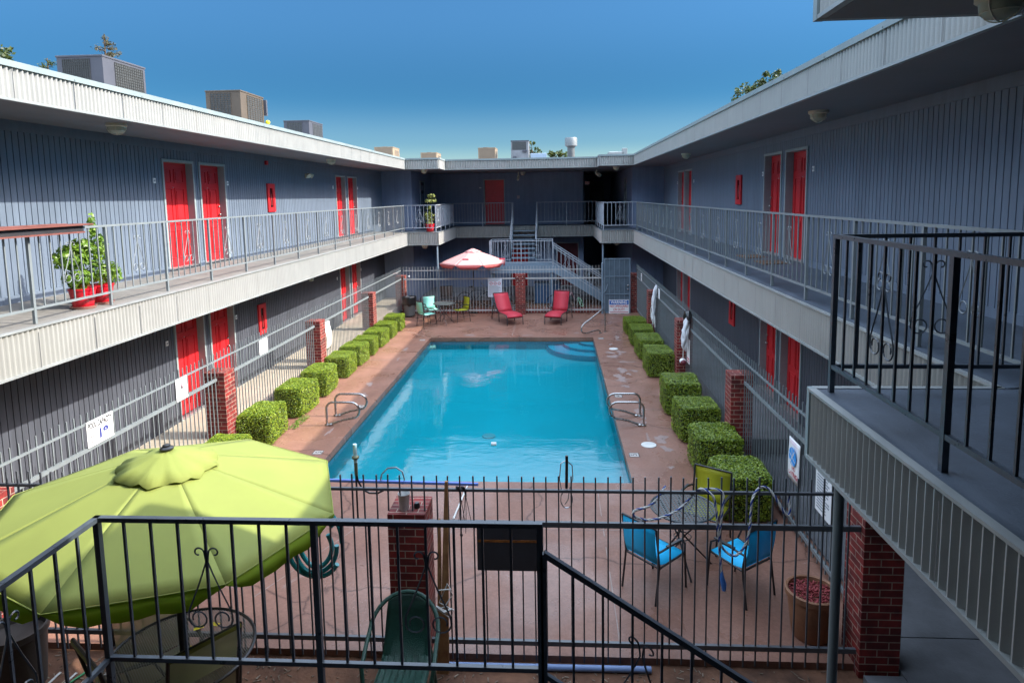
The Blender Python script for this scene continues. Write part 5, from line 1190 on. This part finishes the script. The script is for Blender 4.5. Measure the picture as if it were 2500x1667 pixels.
# terracotta planter with red mulch
t = thing('terracotta_planter', 'large terracotta planter with red mulch at the near right corner', 'planter', (2.5,6.09,0), world=True); c = (2.5,6.09,0)
mb = MB(); mb.lathe([(.165,0),(.18,.02),(.225,.36),(.232,.42),(.25,.425),(.252,.48),(.238,.488),(.222,.48),(.215,.42),(.001,.42)], 36, c, cap=False); mb.build('pot', M_TERRA, t, smooth=True)
mb = MB(); random.seed(8)
for i in range(420):
    a = random.uniform(0,6.28); r = .21*sqrt(random.random()); p = Vector((c[0]+r*cos(a), c[1]+r*sin(a), .43+random.uniform(0,.03)+.02*(1-r/.21))); l = random.uniform(.012,.03); dv = Vector((random.uniform(-1,1),random.uniform(-1,1),random.uniform(-.4,.4))).normalized()
    mb.bar(p-dv*l, p+dv*l, .011, .006)
mb.build('mulch', M_MULCH, t)
t = thing('plant_tub', 'dark empty plant tub at the far left of the dirt strip', 'planter', (-5.0,5.22,-.07), world=True); c = (-5.0,5.22,-.07)
mb = MB(); mb.lathe([(.2,0),(.24,.5),(.26,.52),(.26,.58),(.235,.58),(.22,.5),(.001,.48)], 28, c, cap=False); mb.build('pot', mat("dark tub", (.05,.042,.036), .6, var=.25), t, smooth=True)
mb = MB(); mb.lathe([(.03,0),(.034,.13),(.012,.16),(.012,.2)], 12, (-4.62,10.1,.004)); tag(mb.build('plastic_bottle', M_TURQ, None, (-4.62,10.1,.004), smooth=True), 'small turquoise bottle on deck beyond the lime parasol', 'bottle')
# white strips and litter on the dirt
mb = MB(); random.seed(12)
for i,(x,y) in enumerate(((-4.75,5.28),(-4.6,5.28),(-4.44,5.3),(-4.28,5.3),(-4.35,4.75),(-4.55,4.75),(-4.2,4.75))): mb.bar((x,y-.2,-.06),(x+random.uniform(-.02,.03),y+.1,-.06),.02,.008)
tag(mb.build('plastic_strip', M_ROPE, None, (-4.4,5.1,-.07)), 'white plastic strips lying on the dirt at lower left', 'strips', kind='stuff')
for i,(a,b_,l) in enumerate((((-4.62,5.05),(-4.5,5.38),'green stake on the dirt nearer to the fence'),((-4.5,4.55),(-4.42,4.85),'green stake on the dirt nearer to the viewer'))):
    mb = MB(); mb.bar((a[0],a[1],-.055),(b_[0],b_[1],-.055),.018,.012); tag(mb.build('garden_stake', mat("green stake", (.05,.28,.12), .5, var=.1), None, (a[0],a[1],-.06)), l, 'stake', 'green stakes on the dirt')
mb = MB(); random.seed(31)
for i in range(750):
    x = random.uniform(-5.5,2.6); y = random.uniform(3.4,5.62) if random.random() < .6 else random.uniform(5.2,5.66); l = random.uniform(.006,.035); a = random.uniform(0,6.28); z = -.066
    mb.bar((x-l*cos(a),y-l*sin(a),z),(x+l*cos(a),y+l*sin(a),z+random.uniform(0,.012)),random.uniform(.004,.012),.004)
tag(mb.build('ground_litter', mat("dry litter", (.2,.14,.09), .9, var=.5, scale=3, col2=(.34,.27,.2)), None, (0,4.5,-.07)), 'dry leaf litter and bits scattered over the dirt strip', 'litter', kind='stuff')
# white bundles on the right fence
def strands(P, k, spread, r, seed):
    random.seed(seed); mb = MB()
    for i in range(k):
        ph = [random.uniform(0,6.28) for _ in range(3)]; oy = random.uniform(-1,1)*spread; ox = random.uniform(-.6,.2)*spread; l = random.uniform(.75,1.)
        Q = []
        n = 14
        for j in range(n+1):
            q = j/n*l*(len(P)-1); i0 = min(int(q), len(P)-2); f = q-i0; p = Vector(P[i0])*(1-f)+Vector(P[i0+1])*f; e = min(1, .25+1.6*sin(pi*min(1,j/n*1.02)))
            Q.append(p+Vector((ox*e+.012*sin(j*1.1+ph[0]), oy*e+.02*sin(j*.9+ph[1]), 0)))
        mb.tube(Q, [r*random.uniform(.6,1.1)*(.5+.5*sin(pi*min(1,(j+1)/(n+2)))) for j in range(n+1)], 7)
    return mb
t = thing('rope_bundle', 'white roped bundle hung on right fence beside the third pillar', 'bundle', (2.93,18.95,.3), world=True)
strands([(2.98,18.92,1.7),(2.95,18.95,1.45),(2.93,19.0,1.1),(2.93,19.0,.75),(2.94,19.0,.5)], 9, .085, .034, 4).build('cloth_roll', M_CLOTH, t, smooth=True)
mb = MB(); mb.tube([(2.9,19.05,1.15),(2.87,19.28,.95),(2.87,19.26,.7),(2.9,19.08,.55),(2.86,19.2,.45),(2.88,19.18,.25),(2.88,19.0,.0)], .012, 5); mb.tube([(2.92,18.9,.8),(2.9,18.72,.72),(2.9,18.66,.5),(2.92,18.76,.38),(2.93,18.85,.5)], .012, 5); mb.tube([(2.9,19.0,.55),(2.88,19.1,.3),(2.9,19.05,.15)], .012, 5)
mb.tube([(2.86,19.0+.11*cos(a_),1.12+.03*sin(a_)) for a_ in [2*pi*i/14 for i in range(14)]], .008, 5, closed=True); mb.build('rope', M_ROPE, t, smooth=True)
t = thing('float_bundle', 'white float line bundle with black top hung by the second right pillar', 'bundle', (2.93,14.4,.6), world=True)
strands([(2.98,14.36,1.62),(2.94,14.4,1.3),(2.93,14.44,1.0),(2.93,14.5,.8)], 11, .11, .036, 6).build('cloth_roll', M_CLOTH, t, smooth=True)
mb = strands([(2.95,14.58,1.48),(2.96,14.5,1.66),(2.97,14.34,1.74),(2.96,14.2,1.66),(2.96,14.16,1.5)], 7, .05, .045, 9); mb.build('black_wrap', M_PLAS, t, smooth=True)
mb = MB(); mb.tube([(2.9,14.5,.95),(2.9,14.54,.75),(2.9,14.55,.6)], .01, 5); mb.build('rope', M_ROPE, t, smooth=True)
mb = MB(); mb.ball((2.9,14.57,.56), .075, 14, 8, (1,1.25,.85)); mb.build('float', M_WHITE, t, smooth=True); mb = MB(); mb.ball((2.9,14.48,.55), .064, 14, 8, (1,1,.95)); mb.build('float_end', mat("maroon float", (.12,.01,.02), .4, var=0), t, smooth=True)
# ------------------------------------------------------------------ balcony plants and plank shelf
def leafplant(name, label, cat, c, blobs, m, pot, seed, n=520, ls=.045, stems=((0,0,.5),), potr=.15, poth=.24, group=None):
    t = thing(name, label, cat, c, world=True, group=group); random.seed(seed); x0, y0, z0 = c
    mb = MB(); mb.lathe([(potr*.75,0),(potr*.78,.01),(potr,poth*.9),(potr*1.05,poth*.9),(potr*1.06,poth),(potr*.95,poth),(potr*.9,poth*.85),(.001,poth*.85)], 24, (x0,y0,z0+.02), cap=False); mb.build('pot', pot, t, smooth=True)
    mb = MB(); mb.lathe([(potr*.9,0),(potr*1.02,.035),(potr*.97,.035),(potr*.85,.008),(.001,.008)], 24, (x0,y0,z0), cap=False); mb.build('saucer', M_SAUC, t, smooth=True)
    mb = MB()
    for sx, sy, h in stems: mb.tube([(x0,y0,z0+poth*.8),(x0+sx*.5,y0+sy*.5,z0+poth+h*.5),(x0+sx,y0+sy,z0+poth+h)], [.008,.006,.003], 5)
    mb.build('stem', M_BASIL, t)
    mb = MB(); tot = sum(b_[6] for b_ in blobs)
    for bx_, by, bz, rx, ry, rz_, wgt in blobs:
        for i in range(int(n*wgt/tot)):
            v = Vector((random.gauss(0,1),random.gauss(0,1),random.gauss(0,1))).normalized()*random.uniform(.45,1); p = Vector((x0+bx_+v.x*rx, y0+by+v.y*ry, z0+bz+v.z*rz_))
            nn = (v+Vector((random.uniform(-.8,.8),random.uniform(-.8,.8),random.uniform(0,.9)))).normalized(); a = nn.orthogonal().normalized(); a = Matrix.Rotation(random.uniform(0,6.28),3,nn) @ a; a = (a+Vector((0,0,-.3))).normalized(); bb = nn.cross(a).normalized(); l = ls*random.uniform(.6,1.25)
            mb.add([p-a*l, p-bb*l*.5, p+a*l-nn*l*.25, p+bb*l*.5, p+nn*l*.1], [(0,1,4),(1,2,4),(2,3,4),(3,0,4)])
    mb.build('foliage', m, t)
leafplant('potted_plant', 'leafy green plant in the nearer red pot on the left balcony', 'plant', (-6.0,7.72,ZF+.01), [(0,-.05,.38,.16,.2,.14,1),(.0,-.12,.66,.16,.3,.17,1.6),(0,.02,.75,.14,.2,.14,1)], M_BASIL, M_POTR, 3, 620, .055, ((0,-.2,.5),(0,.1,.5),(.05,-.05,.55)), group='red potted plants on the left balcony')
leafplant('potted_plant', 'tall pointed plant in the second red pot on left balcony', 'plant', (-6.02,8.08,ZF+.01), [(0,.0,.45,.14,.2,.2,1),(0,.22,.38,.12,.16,.17,.8),(0,.0,.75,.1,.14,.2,.9),(0,-.06,1.02,.05,.06,.18,.35)], M_BASIL, M_POTR, 9, 780, .038, ((0,0,.85),(0,.2,.3)), group='red potted plants on the left balcony')
leafplant('potted_plant', 'slim pale leaved plant in a red pot on far left corner balcony', 'plant', (-4.86,24.78,ZF+.0), [(0,0,.36,.14,.16,.1,.6),(0,0,.62,.24,.22,.2,1.5),(-.02,0,.95,.12,.12,.1,.5),(.06,0,1.22,.26,.2,.08,.9),(.08,0,1.4,.16,.12,.1,.5)], M_FICUS, M_POTR, 14, 360, .055, ((.04,0,1.2),(-.04,0,.7)), .17, .3, group='red potted plants on the left balcony')
t = thing('rail_shelf', 'brown plank shelf clamped over the left balcony railing', 'shelf', (-5.77,6.9,4.0), world=True)
mb = MB(); mb.box(-5.93,5.6,4.108,-5.68,7.6,4.128); mb.box(-5.9,5.6,4.129,-5.7,7.2,4.142); mb.build('top_board', M_BROWN, t, bevel=.003)
mb = MB(); mb.box(-5.78,5.6,4.04,-5.725,7.47,4.107); mb.build('apron', mat("dark apron", (.02,.02,.024), .7, var=.2), t)
mb = MB(); mb.box(-5.79,5.6,4.02,-5.7,7.47,4.039); mb.build('lower_board', M_BROWN, t)
# ------------------------------------------------------------------ roof equipment
def acunit(x, y, w, dp, z1, m, label, kind, z0=5.83, group='roof air conditioners'):
    """near right corner at (x,y); extends w to -x and dp to +y"""
    t = thing('air_conditioner', label, 'air conditioner', (x-w/2,y+dp/2,z0), world=True, group=group); zm = z0+(z1-z0)*.4
    mb = MB(); mb.box(x-w,y,z0,x,y+dp,zm-.008); mb.build('unit_base', m, t, bevel=.01)
    mb = MB(); mb.box(x-w+.004,y+.004,zm-.008,x-.004,y+dp-.004,zm); mb.box(x-w,y,zm,x,y+dp,z1-.02); mb.build('housing', m, t, bevel=.012)
    mb = MB(); mb.box(x-w-.012,y-.012,z1-.02,x+.012,y+dp+.012,z1+.012); mb.build('lid', m, t, bevel=.004)
    if kind == 'none':
        mb = MB(); mb.box(x-w*.94,y-.004,zm+.03,x-w*.06,y,z1-.06); mb.build('access_panel', mat("tan panel", (.2,.15,.1), .6, var=.06), t)
        mb = MB()
        for i in range(8): z = zm+.06+i*(z1-zm-.16)/8; mb.box(x,y+dp*.3,z,x+.005,y+dp*.9,z+.018)
        mb.build('louvre', M_ACG, t)
        mb = MB(); mb.lathe([(.16,0),(.16,.05),(.1,.06)], 14, (x-w*.6,y+dp*.5,z1+.012)); mb.build('fan_guard', M_ACG, t, smooth=True); return t
    for face_, (a0, a1) in (('y',(.13,.72)),('x',(.26,.93))):
        mb = MB()
        if face_ == 'y': mb.box(x-w*(1-a0),y-.004,zm+.03,x-w*(1-a1),y,z1-.05)
        else: mb.box(x,y+dp*a0,zm+.04,x+.004,y+dp*a1,z1-.06)
        cg = mb.build('coil', M_ACG, t); mb = MB(); nb_ = 12 if kind != 'hail' else 6
        for i in range(nb_+1):
            z = zm+.04+(z1-zm-.11)*i/nb_
            if face_ == 'y': mb.box(x-w*(1-a0),y-.012,z,x-w*(1-a1),y-.0045,z+.008)
            else: mb.box(x+.0045,y+dp*a0,z,x+.012,y+dp*a1,z+.008)
        for i in range(7 if kind != 'grid' else 14):
            q = i/(6 if kind != 'grid' else 13)
            if face_ == 'y': xx = x-w*(1-(a0+(a1-a0)*q)); mb.box(xx-.003,y-.0125,zm+.03,xx+.003,y-.004,z1-.05)
            else: yy = y+dp*(a0+(a1-a0)*q); mb.box(x+.004,yy-.003,zm+.04,x+.0125,yy+.003,z1-.06)
        mb.build('grille', m if kind != 'grid' else mat('wire guard', (.045,.045,.042), .5, var=.2), cg)
    mb = MB(); mb.box(x+.001,y+dp*.12,zm-.2,x+.003,y+dp*.3,zm-.08); mb.box(x+.001,y+dp*.8,zm-.22,x+.003,y+dp*.9,zm-.1); mb.build('label_plate', M_WHITE, t)
    return t
acunit(-8.05,11.35,.86,1.2,7.0,M_AC,'largest grey air conditioner nearest on the left roof','grid')
t = acunit(-7.49,15.3,.86,1.22,7.0,M_ACB,'brown louvred air conditioner second on the left roof','slat')
mb = MB(); mb.ball((-7.42,16.56,6.38), .06, 10, 6); mb.build('yellow_cap', M_YEL, t, smooth=True); mb = MB(); mb.tube([(-7.44,16.56,6.32),(-7.38,16.65,6.1),(-7.3,16.8,5.86)], .02, 6); mb.build('conduit', M_PLAS, t, smooth=True)
mb = MB(); mb.box(-7.5,16.53,6.55,-7.42,16.6,6.95); mb.build('control_box', M_AC, t, bevel=.005)
acunit(-8.1,21.2,.86,1.25,6.98,M_AC,'weathered grey air conditioner third on the left roof','hail')
acunit(-7.68,30.6,.9,1.3,6.8,M_ACT,'tan air conditioner at the far end of left roof','none')
acunit(-6.0,32.9,.82,1.28,6.65,M_ACT,'low tan air conditioner above the far left corner','none')
acunit(-2.72,30.0,.8,1.2,6.62,M_ACT,'square tan air conditioner on the far roof','none')
t = thing('exhaust_unit', 'tall grey roof unit beside the tan square one', 'air conditioner', (-1.58,30.4,5.83), world=True)
mb = MB(); mb.box(-1.99,30,5.83,-1.17,30.8,6.9); mb.build('housing', mat("rusty grey enamel", (.2,.21,.22), .6, var=.2), t, bevel=.012); mb = MB(); mb.box(-2.0,29.99,6.88,-1.16,30.81,6.93); mb.build('lid', M_AC, t)
mb = MB(); mb.box(-1.93,29.99,6.5,-1.28,29.999,6.86); mb.build('louvre', M_ACG, t); mb = MB(); mb.box(-1.9,29.93,5.98,-1.74,29.99,6.2); mb.build('switch_box', M_AC, t, bevel=.005); mb = MB(); mb.box(-1.46,29.94,6.4,-1.24,29.99,6.48); mb.build('junction_box', M_AC, t, bevel=.005)
mb = MB(); mb.box(-1.1,30.2,5.83,-.35,30.7,6.34); tag(mb.build('skylight_box', mat("pale roof box", (.45,.55,.66), .25, metal=.3, var=.05), None, (-.72,30.45,5.83), bevel=.01), 'pale reflective roof box between tall unit and vent pipe', 'roof box')
t = thing('vent_pipe', 'round galvanised vent pipe with wide cap on the far roof', 'vent', (.78,30,5.83), world=True); c = (.78,30,5.83)
mb = MB(); mb.lathe([(.17,0),(.17,.72),(.21,.76)], 20, c); mb.build('pipe', mat('dull zinc', (.13,.14,.14), .5, metal=.3, var=.15), t, smooth=True); mb = MB(); mb.lathe([(.2,.76),(.28,.8),(.285,1.12),(.27,1.17),(.001,1.18)], 22, c, cap=False); mb.build('cap', mat('dull zinc cap', (.24,.26,.26), .45, metal=.4, var=.15), t, smooth=True)
t = thing('roof_hatch', 'low pale unit above the far right roof corner', 'roof unit', (2.95,30.4,5.83), world=True)
mb = MB(); mb.box(2.5,30,5.83,3.2,30.9,6.33); mb.build('housing', M_GTRIM, t, bevel=.03); mb = MB(); mb.box(3.12,30,6.1,3.35,30.3,6.48); mb.build('stub', M_GTRIM, t, bevel=.01)
mb = MB(); mb.tube([(-7.45,16.7,6.0),(-7.7,18.2,5.95),(-7.95,19.7,5.97),(-8.2,21.2,6.1)], .008, 5); tag(mb.build('roof_cable', M_PLAS, None, (-7.8,18.9,5.9)), 'thin cable strung between brown and weathered grey roof units', 'cable')
mb = MB(); mb.tube([(-7.2,23.6,5.84),(-7.2,23.6,6.02)], .04, 10); mb.tube([(-7.2,23.6,6.02),(-7.2,23.6,6.06)], .06, 10); tag(mb.build('roof_vent', M_GTRIM, None, (-7.2,23.6,5.84), smooth=True), 'short roof vent stub beyond the weathered grey unit', 'vent')
# ------------------------------------------------------------------ behind the far fence
def bicycle(loc, rz, m, label, s=.8):
    t = thing('bicycle', label, 'bicycle', loc, rz, 'bicycles behind the far fence'); R = .3*s
    for x in (-.48*s,.48*s):
        mb = MB(); mb.tube([(x+R*cos(a),0,R+R*sin(a)) for a in [2*pi*i/22 for i in range(22)]], .018, 5, closed=True); wh = mb.build('wheel', M_PLAS, t, smooth=True)
        mb = MB()
        for i in range(8): a = i*pi/4; mb.tube([(x,0,R),(x+R*cos(a),0,R+R*sin(a))], .002, 3)
        mb.build('spokes', M_CHROME, wh)
    mb = MB(); A = (-.48*s,0,R); B = (-.05*s,0,R*.95); C_ = (-.16*s,0,R+.36*s); Dd = (.33*s,0,R+.36*s); E_ = (.48*s,0,R)
    for a, b_ in ((A,B),(B,C_),(A,C_),(C_,Dd),(B,Dd),(Dd,E_)): mb.tube([a,b_], .014, 6)
    mb.build('frame', m, t, smooth=True)
    mb = MB(); mb.tube([C_,(-.19*s,0,R+.5*s)], .011, 6); mb.build('seat_post', M_CHROME, t); mb = MB(); mb.ball((-.2*s,0,R+.52*s), .1*s, 10, 6, (1.2,.6,.35)); mb.build('saddle', M_PLAS, t, smooth=True)
    mb = MB(); mb.tube([Dd,(.3*s,0,R+.58*s)], .012, 6); mb.tube([(.2*s,-.25*s,R+.66*s),(.28*s,-.12*s,R+.6*s),(.3*s,0,R+.58*s),(.28*s,.12*s,R+.6*s),(.2*s,.25*s,R+.66*s)], .011, 6); mb.build('handlebar', M_CHROME, t, smooth=True)
bicycle((.35,25.0,-.06), .35, mat("pink white frame", (.55,.3,.32), .4, var=.1), 'pale pink bicycle under the far stair landing', .95)
bicycle((.95,24.6,-.06), 1.9, mat("green white frame", (.25,.5,.3), .4, var=.1), 'small green and white bicycle right of the far stair post', .7)
bicycle((-3.2,25.6,-.06), .15, mat("black frame", (.04,.04,.05), .4, var=.1), 'dark bicycle lying in shade behind the far left fence', 1.)
t = thing('storage_bin', 'blue plastic storage tub behind the right lounger and fence', 'tub', (-.3,26.4,-.06), world=True)
mb = MB(); mb.box(-.85,26.2,-.06,.2,26.9,.75); mb.build('bin_body', mat("blue tub", (.03,.09,.18), .4, var=.1), t, bevel=.04); mb = MB(); mb.box(-.88,26.17,.751,.23,26.93,.8); mb.build('lid', mat("blue tub lid", (.04,.11,.2), .4, var=.1), t, bevel=.02)
chair_proto(mat("brown sling", (.09,.07,.06), .7, var=.1), 'patio_chair', 'brown chair in shade behind the far fence', (-4.35,25.3,-.06), face(.3,-1), .5)
# gravelly debris behind fence
mb = MB(); random.seed(77)
for i in range(700):
    x = random.uniform(-5.5,1.6); y = random.uniform(24.0,26.8); l = random.uniform(.01,.05); a = random.uniform(0,6.28); mb.bar((x-l*cos(a),y-l*sin(a),-.05),(x+l*cos(a),y+l*sin(a),-.04),l*.8,.02)
tag(mb.build('ground_litter', mat("pale litter", (.22,.17,.15), .9, var=.5, scale=2, col2=(.4,.34,.3)), None, (-2,25.3,-.07)), 'pale debris on the shaded ground behind the far fence', 'litter', kind='stuff')
# ------------------------------------------------------------------ trees beyond the roofs
def tree(name, label, base, h, crown, seed, n, ls, m=None, trunk=.18, group='trees beyond the roofs'):
    t = thing(name, label, 'tree', base, world=True, group=group); random.seed(seed); x0, y0, z0 = base
    mb = MB(); mb.tube([(x0,y0,z0),(x0+.1,y0,z0+h*.35),(x0-.05,y0,z0+h*.7),(x0,y0,z0+h*.93)], [trunk,trunk*.75,trunk*.4,.03], 9)
    for cx, cy, cz, r in crown: mb.tube([(x0,y0,z0+h*.4),(x0+cx*.5,y0+cy*.5,z0+(h*.4+cz)*.52),(x0+cx,y0+cy,z0+cz)], [trunk*.45,trunk*.25,.02], 6)
    mb.build('trunk', M_BARK, t, smooth=True)
    mb = MB()
    for cx, cy, cz, r in crown:
        subs = [(Vector((random.gauss(0,1),random.gauss(0,1),random.gauss(0,.8))).normalized()*r*random.uniform(.35,.95), r*random.uniform(.2,.42)) for _ in range(9)]
        for i in range(int(n*r*r)):
            sc, sr = random.choice(subs); v = Vector((random.gauss(0,1),random.gauss(0,1),random.gauss(0,1))).normalized()*sr*random.uniform(.3,1.05); p = Vector((x0+cx,y0+cy,z0+cz))+sc+v
            nn = Vector((random.gauss(0,1),random.gauss(0,1),random.gauss(0,1)+.5)).normalized(); a = nn.orthogonal().normalized(); a = Matrix.Rotation(random.uniform(0,6.28),3,nn) @ a; bb = nn.cross(a); l = ls*random.uniform(.6,1.3)
            mb.add([p-a*l, p-bb*l*.55, p+a*l, p+bb*l*.55], [(0,1,2,3)])
    mb.build('crown', m or M_TREE, t)
def spruce(label, base, h, rb, seed, m=None):
    t = thing('conifer_tree', label, 'tree', base, world=True, group='trees beyond the roofs'); random.seed(seed); x0, y0, z0 = base
    mb = MB(); mb.tube([(x0,y0,z0),(x0,y0,z0+h*.6),(x0,y0,z0+h)], [.2,.1,.02], 8)
    br = []
    for i in range(46):
        q = (i+.5)/46; z = h*(.45+.54*q); r = rb*(1-q)**.8*random.uniform(.5,1.15)+.12; a = random.uniform(0,6.28); p1 = Vector((x0+r*cos(a),y0+r*sin(a),z0+z+.12*r)); mb.tube([(x0,y0,z0+z),p1], [.03,.008], 4); br.append((Vector((x0,y0,z0+z)),p1))
    mb.build('trunk', M_BARK, t); mb = MB()
    for A, B in br:
        L = (B-A).length
        for i in range(int(70*L)+25):
            p = A+(B-A)*random.uniform(.15,1.08)+Vector((random.gauss(0,.07),random.gauss(0,.07),random.gauss(0,.06)))
            dv = Vector((random.gauss(0,1),random.gauss(0,1),random.gauss(.3,.6))).normalized()*random.uniform(.05,.11); sd = dv.orthogonal().normalized()*.022; mb.quad(p-dv-sd*.5, p-sd, p+dv, p+sd)
    mb.build('crown', m or M_SPRUCE, t)
spruce('conifer top rising behind the largest grey air conditioner', (-21.1,30,0), 12.25, 2.6, 2)
spruce('small dark conifer tip left of the largest air conditioner', (-24.0,30,0), 11.25, 2.4, 6, M_TREE)
tree('broadleaf_tree', 'green treetop at the left edge above the roof', (-26.9,30,0), 12, [(0,0,10.9,1.3),(.2,.3,11.6,.6),(-1.,0,10.2,1.4),(-.2,.2,12.0,.4)], 3, 700, .1)
tree('broadleaf_tree', 'green treetop showing above the right roof edge', (12.4,40,0), 11, [(-.6,0,10.35,.8),(.2,0,10.6,.85),(1.3,0,10.8,.95),(-1.3,0,9.7,.8),(.6,.5,9.2,1.5),(2.2,0,11.0,.8),(-.3,.6,8.2,1.5),(1.8,.2,9.4,1.4),(1.6,0,7.9,1.4)], 5, 1000, .095)
tree('broadleaf_tree', 'sparse tree behind the far roof right of the skylight box', (.1,45,0), 7.6, [(-.1,0,7.2,.55),(.5,0,7.3,.42),(-.35,.2,6.8,.5),(.75,0,6.9,.35)], 8, 900, .09)
tree('broadleaf_tree', 'sparse tree showing between tall unit and skylight box', (-1.5,45,0), 8.1, [(-.05,0,8.0,.25),(.2,0,7.3,.5),(.5,0,7.1,.35),(-.2,0,7.6,.2)], 9, 900, .09)
